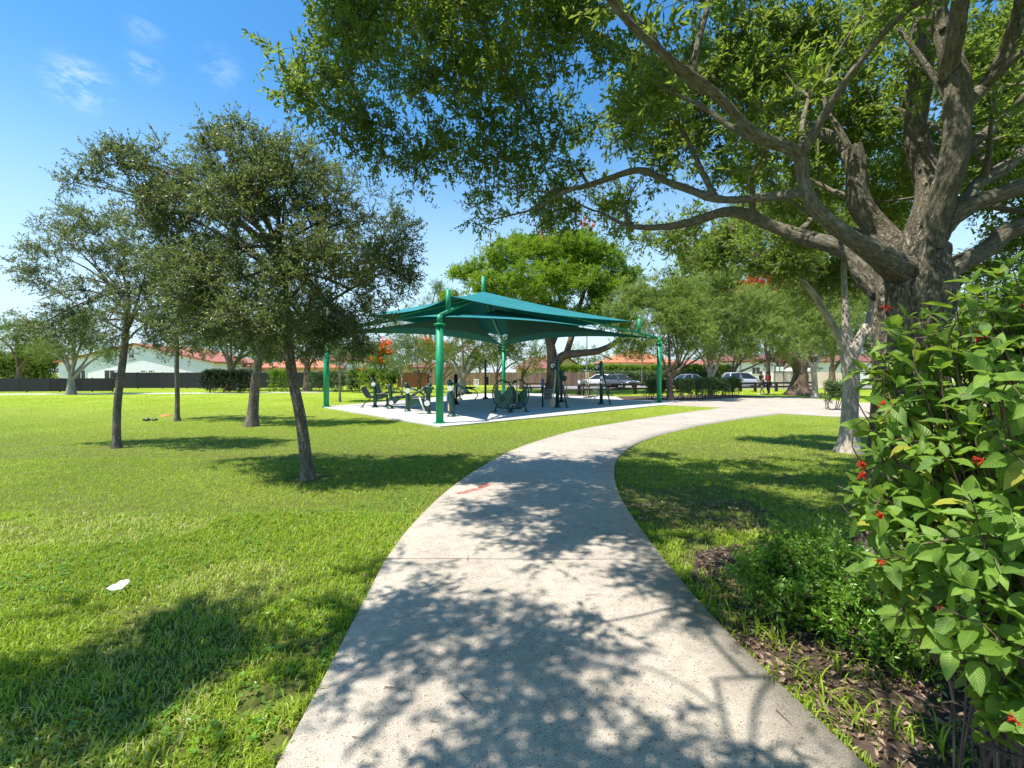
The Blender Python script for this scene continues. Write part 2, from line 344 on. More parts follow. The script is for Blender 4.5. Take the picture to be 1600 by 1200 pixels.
# ------------------------------------------------------------------ mesh helpers
def mesh_np(name, verts, faces, mat, parent=None, smooth=False, rnd=None, bk=None, uv=None, mats=None, midx=None):
    """verts (n,3); faces: (m,k) int array or list of such arrays."""
    me = bpy.data.meshes.new(name)
    if not isinstance(faces, list): faces = [faces]
    faces = [np.asarray(f, np.int32) for f in faces if len(f)]
    me.vertices.add(len(verts)); me.vertices.foreach_set('co', np.ascontiguousarray(verts, np.float32).ravel())
    nl = sum(f.size for f in faces); npoly = sum(len(f) for f in faces)
    me.loops.add(nl); me.polygons.add(npoly)
    li = np.concatenate([f.ravel() for f in faces])
    me.loops.foreach_set('vertex_index', li)
    tot = np.concatenate([np.full(len(f), f.shape[1], np.int32) for f in faces])
    st = np.zeros(npoly, np.int32); st[1:] = np.cumsum(tot)[:-1]
    me.polygons.foreach_set('loop_start', st)
    try: me.polygons.foreach_set('loop_total', tot)
    except Exception: pass
    if rnd is not None:
        a = me.attributes.new('rnd', 'FLOAT', 'POINT'); a.data.foreach_set('value', np.asarray(rnd, np.float32))
    if bk is not None:
        a = me.attributes.new('bk', 'FLOAT_VECTOR', 'POINT'); a.data.foreach_set('vector', np.ascontiguousarray(bk, np.float32).ravel())
    if uv is not None:
        u = me.uv_layers.new(name='UVMap'); u.data.foreach_set('uv', np.ascontiguousarray(uv[li], np.float32).ravel())
    if mats:
        for mm in mats: me.materials.append(mm)
        if midx is not None: me.polygons.foreach_set('material_index', np.asarray(midx, np.int32))
    else: me.materials.append(mat)
    if smooth: me.polygons.foreach_set('use_smooth', np.ones(npoly, bool))
    me.update(calc_edges=True); me.validate()
    o = bpy.data.objects.new(name, me); COL.objects.link(o)
    if parent is not None: o.parent = parent
    return o
def thing(name, label, cat, loc=(0, 0, 0), rz=0.0, group=None):
    o = bpy.data.objects.new(name, None); COL.objects.link(o); o.empty_display_size = 0.2
    o.location = tuple(float(v) for v in loc); o.rotation_euler = (0, 0, rz); o['label'] = label; o['category'] = cat
    if group: o['group'] = group
    return o
def tag(o, label, cat, group=None, kind=None):
    o['label'] = label; o['category'] = cat
    if group: o['group'] = group
    if kind: o['kind'] = kind
    return o
def dup(root, loc, rz, label):
    r = root.copy(); COL.objects.link(r); r.location = tuple(float(v) for v in loc); r.rotation_euler = (0, 0, rz); r['label'] = label
    for ch in list(root.children):
        c = ch.copy(); COL.objects.link(c); c.parent = r
        for g in list(ch.children):
            d = g.copy(); COL.objects.link(d); d.parent = c
    return r

def norm(a):
    return a / np.maximum(np.linalg.norm(a, axis=-1, keepdims=True), 1e-9)

class Wood:
    """collects tubes; every vertex keeps a bark coordinate that runs with its limb"""
    def __init__(s): s.v = []; s.q = []; s.t = []; s.b = []; s.n = 0; s.off = 0.0
    def tube(s, pts, rad, sides=8, cap=True):
        pts = np.asarray(pts, float); rad = np.asarray(rad, float); n = len(pts)
        t = norm(np.gradient(pts, axis=0))
        ref = np.array([0.13, 0.97, 0.21]) if abs(t[:, 1]).max() < .92 else np.array([0.97, 0.1, 0.2])
        a = norm(np.cross(t, ref)); b = np.cross(t, a)
        th = np.arange(sides) / sides * 2 * PI
        ring = pts[:, None] + rad[:, None, None] * (np.cos(th)[None, :, None] * a[:, None] + np.sin(th)[None, :, None] * b[:, None])
        le = np.concatenate([[0], np.cumsum(np.linalg.norm(np.diff(pts, axis=0), axis=1))])
        rr = np.maximum(rad, 0.01)
        bk = np.stack([np.cos(th)[None] * rr[:, None], np.sin(th)[None] * rr[:, None], np.repeat((le * 0.28 + s.off)[:, None], sides, 1)], -1)
        s.off += 1.7
        base = s.n
        i = np.arange(n - 1)[:, None] * sides + np.arange(sides)[None]; j = np.arange(n - 1)[:, None] * sides + (np.arange(sides)[None] + 1) % sides
        q = np.stack([i, j, j + sides, i + sides], -1).reshape(-1, 4) + base
        s.v.append(ring.reshape(-1, 3)); s.b.append(bk.reshape(-1, 3)); s.q.append(q); s.n += n * sides
        if cap:
            for k, e in ((0, 0), (n - 1, 1)):
                s.v.append(pts[k][None]); s.b.append(np.array([[0, 0, le[k] * .28 + s.off]]))
                c = s.n; s.n += 1
                r0 = base + k * sides
                p = np.arange(sides); p2 = (p + 1) % sides
                tri = np.stack([np.full(sides, c), r0 + (p2 if e == 0 else p), r0 + (p if e == 0 else p2)], -1)
                s.t.append(tri)
    def twigs(s, p0, p1, r):
        """many thin three-sided twigs at once"""
        n = len(p0)
        if n == 0: return
        d = norm(p1 - p0); ref = np.where(np.abs(d[:, 2:3]) < .9, np.array([[0, 0, 1.0]]), np.array([[1.0, 0, 0]]))
        a = norm(np.cross(d, ref)); b = np.cross(d, a)
        vs = []
        for p, rr in ((p0, r), (p1, r * 0.5)):
            for k in range(3):
                th = k * 2 * PI / 3
                vs.append(p + rr * (math.cos(th) * a + math.sin(th) * b))
        v = np.stack(vs, 1).reshape(-1, 3)
        o = np.arange(n)[:, None, None] * 6 + s.n
        q = np.array([[0, 1, 4, 3], [1, 2, 5, 4], [2, 0, 3, 5]])[None] + o
        s.v.append(v); s.b.append(v * np.array([1, 1, .3])); s.q.append(q.reshape(-1, 4)); s.n += n * 6
    def build(s, name, mat, parent=None):
        fs = [np.concatenate(s.q)] if s.q else []
        if s.t: fs.append(np.concatenate(s.t))
        return mesh_np(name, np.concatenate(s.v), fs, mat, parent, True, bk=np.concatenate(s.b))

class MB:
    """small hard-surface builder"""
    def __init__(s): s.v = []; s.f = []; s.sm = []
    def _add(s, v, f, sm=False):
        o = len(s.v); s.v += [tuple(map(float, p)) for p in v]; s.f += [tuple(i + o for i in q) for q in f]; s.sm += [sm] * len(f)
        return s
    def box(s, c, size, rz=0.0, bev=0.0):
        x, y, z = [k / 2 for k in size]
        b = min(bev, x * .9, y * .9, z * .9)
        ca, sa = math.cos(rz), math.sin(rz)
        def T(p): return (c[0] + p[0] * ca - p[1] * sa, c[1] + p[0] * sa + p[1] * ca, c[2] + p[2])
        if b <= 0:
            v = [(sx * x, sy * y, sz * z) for sz in (-1, 1) for sy in (-1, 1) for sx in (-1, 1)]
            f = [(0, 2, 3, 1), (4, 5, 7, 6), (0, 1, 5, 4), (2, 6, 7, 3), (0, 4, 6, 2), (1, 3, 7, 5)]
            return s._add([T(p) for p in v], f)
        # bevelled: octagonal outline in plan, chamfered top and bottom
        def ring(zz, k):
            X, Y = x - k, y - k
            return [(X, -Y + b, zz), (X, Y - b, zz), (X - b, Y, zz), (-X + b, Y, zz), (-X, Y - b, zz), (-X, -Y + b, zz), (-X + b, -Y, zz), (X - b, -Y, zz)]
        rs = [ring(-z, b), ring(-z + b, 0), ring(z - b, 0), ring(z, b)]
        v = [T(p) for r_ in rs for p in r_]
        f = [tuple(range(7, -1, -1)), tuple(range(24, 32))]
        for k in range(3):
            for i in range(8):
                j = (i + 1) % 8; f.append((k * 8 + i, k * 8 + j, k * 8 + 8 + j, k * 8 + 8 + i))
        return s._add(v, f)
    def tube(s, pts, r, sides=10, close=False):
        pts = [Vector(p) for p in pts]; n = len(pts)
        rad = r if hasattr(r, '__len__') else [r] * n
        vs = []; fs = []
        pa = None
        for i, p in enumerate(pts):
            if close: t = (pts[(i + 1) % n] - pts[i - 1]).normalized()
            else: t = (pts[min(i + 1, n - 1)] - pts[max(i - 1, 0)]).normalized()
            ref = pa if pa is not None else (Vector((0, 0, 1)) if abs(t.z) < .9 else Vector((1, 0, 0)))
            a = (ref - t * ref.dot(t))
            if a.length < 1e-4: a = t.orthogonal()
            a.normalize(); pa = a; b = t.cross(a)
            for k in range(sides):
                th = 2 * PI * k / sides
                vs.append(p + rad[i] * (math.cos(th) * a + math.sin(th) * b))
        m = n if close else n - 1
        for i in range(m):
            for k in range(sides):
                i2 = (i + 1) % n; k2 = (k + 1) % sides
                fs.append((i * sides + k, i * sides + k2, i2 * sides + k2, i2 * sides + k))
        s._add(vs, fs, True)
        if not close:
            o = len(s.v) - len(vs)
            s.f.append(tuple(o + k for k in range(sides - 1, -1, -1))); s.f.append(tuple(o + (n - 1) * sides + k for k in range(sides))); s.sm += [False, False]
        return s
    def prism(s, poly, p0, ux, uy, depth):
        """polygon in the plane (ux,uy) through p0, given thickness along ux x uy"""
        p0, ux, uy = Vector(p0), Vector(ux).normalized(), Vector(uy).normalized(); nz = ux.cross(uy)
        n = len(poly)
        v = [p0 + ux * a + uy * b - nz * depth / 2 for a, b in poly] + [p0 + ux * a + uy * b + nz * depth / 2 for a, b in poly]
        f = [tuple(range(n - 1, -1, -1)), tuple(range(n, 2 * n))] + [(i, (i + 1) % n, n + (i + 1) % n, n + i) for i in range(n)]
        return s._add(v, f)
    def disc(s, c, axis, r, t, seg=24):
        a = Vector(axis).normalized(); c = Vector(c)
        return s.tube([c - a * t / 2, c - a * t / 2 * .99, c + a * t / 2 * .99, c + a * t / 2], [r * .94, r, r, r * .94], seg)
    def ball(s, c, r, sx=1, sy=1, sz=1, seg=10, rings=7):
        v = [(c[0], c[1], c[2] - r * sz)]; f = []
        for i in range(1, rings):
            ph = -PI / 2 + PI * i / rings
            for k in range(seg):
                th = 2 * PI * k / seg
                v.append((c[0] + r * sx * math.cos(ph) * math.cos(th), c[1] + r * sy * math.cos(ph) * math.sin(th), c[2] + r * sz * math.sin(ph)))
        v.append((c[0], c[1], c[2] + r * sz)); e = len(v) - 1
        for k in range(seg):
            f.append((0, 1 + (k + 1) % seg, 1 + k))
            f.append((e, e - seg + k, e - seg + (k + 1) % seg))
        for i in range(rings - 2):
            for k in range(seg):
                a = 1 + i * seg + k; b = 1 + i * seg + (k + 1) % seg
                f.append((a, b, b + seg, a + seg))
        return s._add(v, f, True)
    def build(s, name, mat, parent=None):
        me = bpy.data.meshes.new(name); me.from_pydata(s.v, [], s.f); me.materials.append(mat)
        me.polygons.foreach_set('use_smooth', s.sm); me.update()
        o = bpy.data.objects.new(name, me); COL.objects.link(o)
        if parent is not None: o.parent = parent
        return o

def arc(c, r, a0, a1, n, ux=(1, 0, 0), uy=(0, 0, 1)):
    c = Vector(c); ux = Vector(ux); uy = Vector(uy)
    return [c + ux * (r * math.cos(a0 + (a1 - a0) * i / (n - 1))) + uy * (r * math.sin(a0 + (a1 - a0) * i / (n - 1))) for i in range(n)]

# value noise for scattering
_P = np.random.default_rng(5).random((64, 64, 64))
def vnoise(p, s):
    q = np.asarray(p) * s + 100.0; i = np.floor(q).astype(int); f = q - i; f = f * f * (3 - 2 * f)
    r = 0
    for dx in (0, 1):
        for dy in (0, 1):
            for dz in (0, 1):
                w = (f[:, 0] if dx else 1 - f[:, 0]) * (f[:, 1] if dy else 1 - f[:, 1]) * (f[:, 2] if dz else 1 - f[:, 2])
                r = r + w * _P[(i[:, 0] + dx) % 64, (i[:, 1] + dy) % 64, (i[:, 2] + dz) % 64]
    return r
def inside(poly, P):
    poly = np.asarray(poly, float)[:, :2]; x, y = P[:, 0], P[:, 1]
    r = np.zeros(len(P), bool); n = len(poly)
    for i in range(n):
        x1, y1 = poly[i]; x2, y2 = poly[(i + 1) % n]
        if y1 == y2: continue
        c = ((y1 > y) != (y2 > y)) & (x < (x2 - x1) * (y - y1) / (y2 - y1) + x1)
        r ^= c
    return r
def smooth_line(pts, step=0.25):
    """Catmull-Rom through 2-D/3-D points"""
    p = np.asarray(pts, float); p = np.vstack([2 * p[0] - p[1], p, 2 * p[-1] - p[-2]])
    out = []
    for i in range(1, len(p) - 2):
        n = max(2, int(np.linalg.norm(p[i + 1] - p[i]) / step))
        for k in range(n):
            t = k / n
            out.append(0.5 * ((2 * p[i]) + (-p[i - 1] + p[i + 1]) * t + (2 * p[i - 1] - 5 * p[i] + 4 * p[i + 1] - p[i + 2]) * t * t + (-p[i - 1] + 3 * p[i] - 3 * p[i + 1] + p[i + 2]) * t ** 3))
    out.append(p[-2]); return np.array(out)
def resample(line, n):
    d = np.concatenate([[0], np.cumsum(np.linalg.norm(np.diff(line, axis=0), axis=1))]); t = np.linspace(0, d[-1], n)
    return np.stack([np.interp(t, d, line[:, k]) for k in range(line.shape[1])], 1)

# ------------------------------------------------------------------ leaves and trees
def leaf_geo(pos, dr, nrm, ln, wd, fold=0.18):
    """folded four-corner leaves: n*4 verts, 2 tris each"""
    n = len(pos); dr = norm(dr); nrm = norm(nrm - dr * np.sum(nrm * dr, 1, keepdims=True)); sd = np.cross(dr, nrm)
    ln = np.broadcast_to(ln, (n,))[:, None]; wd = np.broadcast_to(wd, (n,))[:, None]
    v = np.stack([pos, pos + dr * ln * .5 + sd * wd * .5 + nrm * wd * fold, pos + dr * ln - nrm * ln * .06, pos + dr * ln * .5 - sd * wd * .5 + nrm * wd * fold], 1).reshape(-1, 3)
    o = np.arange(n)[:, None, None] * 4
    t = (np.array([[0, 1, 2], [0, 2, 3]])[None] + o).reshape(-1, 3)
    return v, t
def rand_dirs(n, rng):
    return norm(rng.normal(size=(n, 3)))

def sample_lobe(c, r, n, rng, shell=2.4):
    u = rand_dirs(n, rng) * (rng.random((n, 1)) ** (1.0 / shell))
    return np.asarray(c) + u * np.asarray(r)

def foliage(centers, rng, twigs=8, per=12, tl=0.32, leaf=(0.07, 0.026), out_from=None, up=0.35, droop=0.0, flat=0.0, wood=None, twr=0.0035, tone=None):
    """twigs radiate from every cluster centre and carry leaves along them"""
    nc = len(centers); n = nc * twigs
    d = rand_dirs(n, rng)
    if out_from is not None:
        o = norm(centers - np.asarray(out_from)); d = d + np.repeat(o, twigs, 0) * 0.55
    d[:, 2] = d[:, 2] * (1 - flat) + up - droop
    d = norm(d)
    L_ = tl * (0.5 + 0.8 * rng.random((n, 1)))
    p0 = np.repeat(centers, twigs, 0); p1 = p0 + d * L_
    p1[:, 2] -= 0.12 * L_[:, 0] * rng.random(n)
    if wood is not None: wood.twigs(p0, p1, twr)
    m = n * per
    t = np.tile((np.arange(per) + .6) / per, n)[:, None] * (0.75) + .25 + rng.normal(size=(m, 1)) * .05
    P = np.repeat(p0, per, 0) * (1 - t) + np.repeat(p1, per, 0) * t + rng.normal(size=(m, 3)) * leaf[0] * .12
    dd = norm(np.repeat(d, per, 0) * 0.75 + rand_dirs(m, rng) * 0.85)
    nn = rng.normal(size=(m, 3)) * .55 + np.array([0, 0, 0.8])
    ln = leaf[0] * (0.65 + .6 * rng.random(m)); wd = leaf[1] * (0.7 + .5 * rng.random(m))
    v, tr = leaf_geo(P, dd, nn, ln, wd)
    tn = np.repeat(rng.random(nc) * .5, twigs * per) + rng.random(m) * .5 if tone is None else np.repeat(tone, twigs * per) * .6 + rng.random(m) * .4
    return v, tr, np.repeat(tn, 4)

def connect(wood, nodes, radii, clusters, sides=5, rmin=0.004, rk=0.016, bend=0.25, rng=None, droop=0.0):
    nodes = np.asarray(nodes, float); radii = np.asarray(radii, float)
    cap = len(nodes) + len(clusters) * 4
    A = np.zeros((cap, 3)); B = np.zeros(cap); n = len(nodes); A[:n] = nodes; B[:n] = radii
    d0 = np.min(np.linalg.norm(clusters[:, None] - nodes[None, ::max(1, len(nodes) // 120)], axis=2), axis=1)
    for i in np.argsort(d0):
        c = clusters[i]
        dist = np.linalg.norm(A[:n] - c, axis=1) - B[:n] * 1.5
        k = int(np.argmin(dist)); p0 = A[k]; ln = np.linalg.norm(c - p0)
        if ln < 0.02: continue
        mid = (p0 + c) / 2 + rand_dirs(1, rng)[0] * ln * bend * .7; mid[2] += ln * (bend * .4 - droop)
        t = np.linspace(0, 1, 5)[:, None]
        pts = p0 * (1 - t) ** 2 + mid * 2 * t * (1 - t) + c * t * t
        r0 = min(B[k] * .75, rmin + rk * ln ** .7); r1 = max(rmin * .8, r0 * .45)
        rr = np.linspace(r0, r1, 5)
        wood.tube(pts, rr, sides, False)
        A[n:n + 4] = pts[1:]; B[n:n + 4] = rr[1:]; n += 4

def quad(a, m, b, n=8):
    t = np.linspace(0, 1, n)[:, None]; a, m, b = map(np.asarray, (a, m, b))
    return a * (1 - t) ** 2 + m * 2 * t * (1 - t) + b * t * t

def gap_filter(c, rng, scale, thr):
    return c[vnoise(c, scale) > thr]

def make_tree(name, label, cat, base, trunk_pts, trunk_r, lobes, leafmat, barkmat, seed, ncl=12, group=None, twigs=8, per=10, tl=0.32,
              leaf=(0.06, 0.022), gap=(1.3, 0.33), up=0.3, droop=0.0, flat=0.0, limbs=None, sides=10, twiggeo=True, flower=None, shell=2.2, rlimb=0.5):
    """lobes: list of (centre, (rx,ry,rz)[, n]); returns the tree Empty. All coordinates are world, base is the foot."""
    rng = np.random.default_rng(seed); base = np.asarray(base, float)
    t = thing(name, label, cat, base, 0, group)
    w = Wood(); nodes = []; rad = []
    tp = smooth_line(np.asarray(trunk_pts) - base, 0.12); tr = np.interp(np.linspace(0, 1, len(tp)), np.linspace(0, 1, len(trunk_r)), trunk_r)
    fl = np.exp(-np.maximum(tp[:, 2], 0) / (trunk_r[0] * 1.2)) * trunk_r[0] * .45
    w.tube(tp, tr + fl, sides + 4)
    k0 = int(len(tp) * .55); nodes.append(tp[k0:]); rad.append(tr[k0:])
    top = tp[-1]
    if limbs is None:
        limbs = []
        for lb in lobes:
            c = np.asarray(lb[0]) - base
            s = tp[int(len(tp) * (0.62 + .36 * rng.random()))]
            m = s * .5 + c * .5 + np.array([0, 0, .18 * np.linalg.norm(c - s)]) + rng.normal(size=3) * .1 * np.linalg.norm(c - s)
            limbs.append((quad(s, m, c, 9), np.linspace(tr[-1] * rlimb * 1.3, tr[-1] * rlimb * .35, 9)))
    else:
        limbs = [(smooth_line(np.asarray(p) - base, .15), r) for p, r in limbs]
        limbs = [(p, np.interp(np.linspace(0, 1, len(p)), np.linspace(0, 1, len(r)), r)) for p, r in limbs]
    for p, r in limbs:
        w.tube(p, r, sides); nodes.append(p); rad.append(r)
    nodes = np.vstack(nodes); rad = np.concatenate(rad)
    cs = []
    for lb in lobes:
        cs.append(sample_lobe(np.asarray(lb[0]) - base, lb[1], lb[2] if len(lb) > 2 else ncl, rng, shell))
    cs = np.vstack(cs); cs = gap_filter(cs, rng, *gap)
    connect(w, nodes, rad, cs, 5, 0.004 if twiggeo else 0.012, 0.02, .25, rng)
    mid = cs.mean(0); mid[2] -= .5
    v, tri, tn = foliage(cs, rng, twigs, per, tl, leaf, mid, up, droop, flat, w if twiggeo else None)
    w.build('trunk', barkmat, t)
    mesh_np('crown', v, tri, leafmat, t, rnd=tn)
    if flower:
        fm, nf, fs, sel = flower
        cc = cs[np.argsort(-(cs[:, 2] + rng.random(len(cs)) * sel))[:nf]]
        cc = cc + rng.normal(size=cc.shape) * .12; cc[:, 2] += tl * .7
        v, tri, tn = foliage(cc, rng, 6, 8, fs, (fs * .45, fs * .3), None, .3)
        mesh_np('blossom', v, tri, fm, t, rnd=tn)
    return t

# ------------------------------------------------------------------ SETTING: ground, path, slab
def sheet(name, poly, z, mat, thick=0.0, kind='structure'):
    poly = np.asarray(poly, float)[:, :2]; n = len(poly)
    v = np.column_stack([poly, np.full(n, z)])
    me = bpy.data.meshes.new(name)
    if thick:
        v2 = np.column_stack([poly, np.full(n, z - thick)]); vv = np.vstack([v, v2])
        f = [tuple(range(n))] + [(i, n + i, n + (i + 1) % n, (i + 1) % n) for i in range(n)]
    else: vv = v; f = [tuple(range(n))]
    me.from_pydata(vv.tolist(), [], f); me.materials.append(mat); me.update()
    o = bpy.data.objects.new(name, me); COL.objects.link(o); o['kind'] = kind
    return o
sheet('lawn', [(-400, -150), (400, -150), (400, 600), (-400, 600)], 0.0, M['ground'])

LE = [(437, 1200), (497, 1086), (545, 992), (583, 918), (603, 880), (640, 829), (690, 778), (740, 740), (800, 706), (850, 688), (900, 674), (960, 663), (1060, 647), (1130, 638)]
RE = [(1345, 1200), (1250, 1108), (1160, 1020), (1085, 938), (1030, 870), (990, 815), (968, 777), (960, 745), (966, 716), (1000, 692), (1050, 676), (1110, 663), (1180, 652), (1222, 647)]
le = np.array([G(*p)[:2] for p in LE]); re = np.array([G(*p)[:2] for p in RE])
le = np.vstack([le[0] + (le[0] - le[1]) / np.linalg.norm(le[0] - le[1]) * 5, le]); re = np.vstack([re[0] + (re[0] - re[1]) / np.linalg.norm(re[0] - re[1]) * 5, re])
def lead(a, b0):
    k = np.arange(0, 8)[:, None] / 8.0
    return np.vstack([np.array(a) * (1 - k) + b0 * k])
le = np.vstack([lead((-0.66, -3), le[1]), le[1:]]); re = np.vstack([lead((1.95, -3), re[1]), re[1:]])
NP = 160
les = resample(smooth_line(le), NP); res = resample(smooth_line(re), NP)
mid = (les + res) / 2; arcl = np.concatenate([[0], np.cumsum(np.linalg.norm(np.diff(mid, axis=0), axis=1))])
PATH_POLY = np.vstack([les, res[::-1]])
def vproj(p):
    k = int(np.argmin(np.hypot(*(mid - p).T))); tn = mid[min(k + 1, NP - 1)] - mid[max(k - 1, 0)]; tn = tn / np.linalg.norm(tn)
    return arcl[k] + float(np.dot(p - mid[k], tn))
def build_path():
    zt = 0.035; K = 7; v = []; uv = []
    j0 = vproj(G(808, 879)[:2])
    for i in range(NP):
        for k in range(K):
            t = k / (K - 1); p = les[i] * (1 - t) + res[i] * t
            v.append((p[0], p[1], zt)); uv.append((2 * t - 1, (vproj(p) - j0) / 2.65 + 10.5))
    f = [(i * K + k, i * K + k + 1, (i + 1) * K + k + 1, (i + 1) * K + k) for i in range(NP - 1) for k in range(K - 1)]
    b = len(v)
    for i in range(NP):
        for p, u in ((les[i], -1), (res[i], 1)):
            v.append((p[0], p[1], -0.05)); uv.append((u, arcl[i] / 2.65))
    for i in range(NP - 1):
        f.append((i * K, (i + 1) * K, b + 2 * i + 2, b + 2 * i)); f.append((i * K + K - 1, b + 2 * i + 1, b + 2 * i + 3, (i + 1) * K + K - 1))
    o = mesh_np('path', np.array(v), np.array(f), M['path'], uv=np.array(uv)); o['kind'] = 'structure'
build_path()
SLAB_POLY = np.array([G(503, 637)[:2], G(688, 668.5)[:2], G(880, 650)[:2], G(1040, 633.5)[:2], (9.6, 26.5), (9.0, 29.0), (1.5, 36.0), (-2.0, 36.0)])
sheet('slab', SLAB_POLY, 0.045, M['slab'], 0.1)
PLAZA_POLY = np.array([G(1040, 633.7)[:2], G(1130, 637.6)[:2], G(1222, 647.2)[:2], G(1310, 652)[:2], G(1500, 655)[:2], (30, 20), (36, 27), G(1400, 633)[:2], G(1310, 627)[:2], G(1240, 620.5)[:2], G(1155, 620)[:2], (9.4, 30.0), (8.9, 29.0)])
sheet('plaza', PLAZA_POLY, 0.026, M['path'], 0.08)
BED_POLY = np.array([G(1080, 905)[:2], G(1160, 1005)[:2], G(1345, 1185)[:2], (1.9, 0.3), (4.5, 0.0), (5.5, 3.0), (4.2, 4.6), (2.6, 4.6), (1.75, 4.35)])
sheet('planting_bed', BED_POLY, 0.006, M['soil'])
HBED_POLY = np.array([(6.6, 27.2), (9.3, 27.0), (17.0, 31.0), (16.0, 33.5), (7.0, 31.0)])
sheet('shrub_bed', HBED_POLY, 0.055, M['soil'], 0.1)
PARK_POLY = np.array([(2, 45), (60, 47), (90, 62), (-2, 62)])
sheet('parking_lot', PARK_POLY, 0.008, M['asphalt'])
WALK_POLY = np.array([G(-400, 619.5)[:2], G(300, 615.5)[:2], G(520, 613.2)[:2], G(520, 612)[:2], G(300, 613.8)[:2], G(-400, 617.5)[:2]])
sheet('far_walkway', WALK_POLY, 0.012, M['slab'])

# ------------------------------------------------------------------ grass
def build_grass():
    rng = np.random.default_rng(3)
    V = []; T = []; RN = []; off = 0
    zones = [(-.4, 1.5, 3000, 1), (1.5, 3.2, 6500, 2), (3.2, 5.5, 4000, 2), (5.5, 9, 2100, 1), (9, 16, 700, 1), (16, 30, 190, 1), (30, 46, 60, 1)]
    bare = [(G(430, 1085), .16), (G(395, 1100), .10), (G(500, 1010), .12), (G(470, 1160), .12), (G(1110, 880), .25), (G(1090, 850), .2)]
    tree_feet = [G(485, 748), G(182, 700), G(393, 666), G(277, 658), G(1325, 706), G(1395, 905)]
    for d0, d1, dens, seg in zones:
        w = 1.2 * d1 + 2.4
        n = int(2 * w * (d1 - d0) * dens)
        P = np.column_stack([rng.uniform(-w, w, n), rng.uniform(d0, d1, n), np.zeros(n)])
        P = P[np.abs(P[:, 0]) < 1.2 * P[:, 1] + 2.4]
        m = np.ones(len(P), bool)
        for poly in (PATH_POLY, SLAB_POLY, PLAZA_POLY, HBED_POLY): m &= ~inside(poly, P)
        inb = inside(BED_POLY, P); bn = vnoise(P + 200, 2.6); m &= ~(inb & (rng.random(len(P)) > np.clip((bn - .45) * 2.2, .03, .6)))
        right = (P[:, 0] > 1.0) & (P[:, 1] < 11) & (P[:, 0] > 0.55 + .1 * P[:, 1])
        nz = vnoise(P, 1.1) * .6 + vnoise(P + 31, 4.0) * .4
        m &= ~(right & (nz < .47) & (rng.random(len(P)) < .8) & (P[:, 1] < 7))
        m &= ~(right & (P[:, 1] > 7) & (nz < .38) & (rng.random(len(P)) < .5))
        m &= ~((nz < .30) & (rng.random(len(P)) < .6))
        for ft in tree_feet:
            r = np.hypot(P[:, 0] - ft[0], P[:, 1] - ft[1]); m &= ~((r < .38) & (rng.random(len(P)) < .85))
        for ft, rr_ in bare:
            r = np.hypot(P[:, 0] - ft[0], P[:, 1] - ft[1]) + (vnoise(P + 90, 9.0) - .5) * .2; m &= ~((r < rr_) & (rng.random(len(P)) < .9))
        P = P[m]; n = len(P); nz = nz[m]; right = right[m]
        dist = P[:, 1]
        tuft = vnoise(P + 77, 6.0)
        k = 1.0 + np.maximum(0, dist - 4) * .075
        ln = (0.030 + .034 * rng.random(n)) * (0.65 + .7 * tuft) * np.where(dist < 16, 1, 1.25)
        wd = (0.0042 + .0028 * rng.random(n)) * k * 1.05
        az = rng.uniform(0, 2 * PI, n); lean = rng.uniform(.45, 1.3, n)
        h = np.stack([np.cos(az), np.sin(az), np.zeros(n)], 1)
        tw = az + rng.uniform(.9, 2.2, n); s = np.stack([np.cos(tw), np.sin(tw), np.zeros(n)], 1)
        up = np.array([[0, 0, 1.0]])
        tip = P + (up * np.cos(lean)[:, None] + h * np.sin(lean)[:, None]) * ln[:, None]
        rn = np.clip(.2 + .38 * vnoise(P + 7, .9) + .5 * (rng.random(n) - .28) - .0 * tuft, 0, .93)
        dry = (rng.random(n) < np.where(right, .07, .035)) | ((vnoise(P + 55, .7) > .72) & (rng.random(n) < .4)); rn = np.where(dry, rng.uniform(.92, 1, n), rn)
        if seg == 1:
            v = np.stack([P - s * wd[:, None] * .5, P + s * wd[:, None] * .5, tip], 1).reshape(-1, 3)
            t = np.arange(n * 3).reshape(-1, 3) + off; V.append(v); T.append(t); RN.append(np.repeat(rn, 3)); off += n * 3
        else:
            md = P + (up * np.cos(lean * .45)[:, None] + h * np.sin(lean * .45)[:, None]) * ln[:, None] * .55
            tip = md + (up * np.cos(lean * 1.35)[:, None] + h * np.sin(lean * 1.35)[:, None]) * ln[:, None] * .6
            tip[:, 2] = np.maximum(tip[:, 2], .012)
            w_ = wd[:, None]
            v = np.stack([P - s * w_ * .4, P + s * w_ * .4, md + s * w_ * .55, md - s * w_ * .55, tip], 1).reshape(-1, 3)
            o = np.arange(n)[:, None, None] * 5 + off
            t = (np.array([[0, 1, 2], [0, 2, 3], [3, 2, 4]])[None] + o).reshape(-1, 3); V.append(v); T.append(t); RN.append(np.repeat(rn, 5)); off += n * 5
    o = mesh_np('grass', np.vstack(V), np.vstack(T), M['grass'], rnd=np.concatenate(RN))
    tag(o, 'coarse bright green lawn grass on both sides of the path', 'grass', kind='stuff')
build_grass()

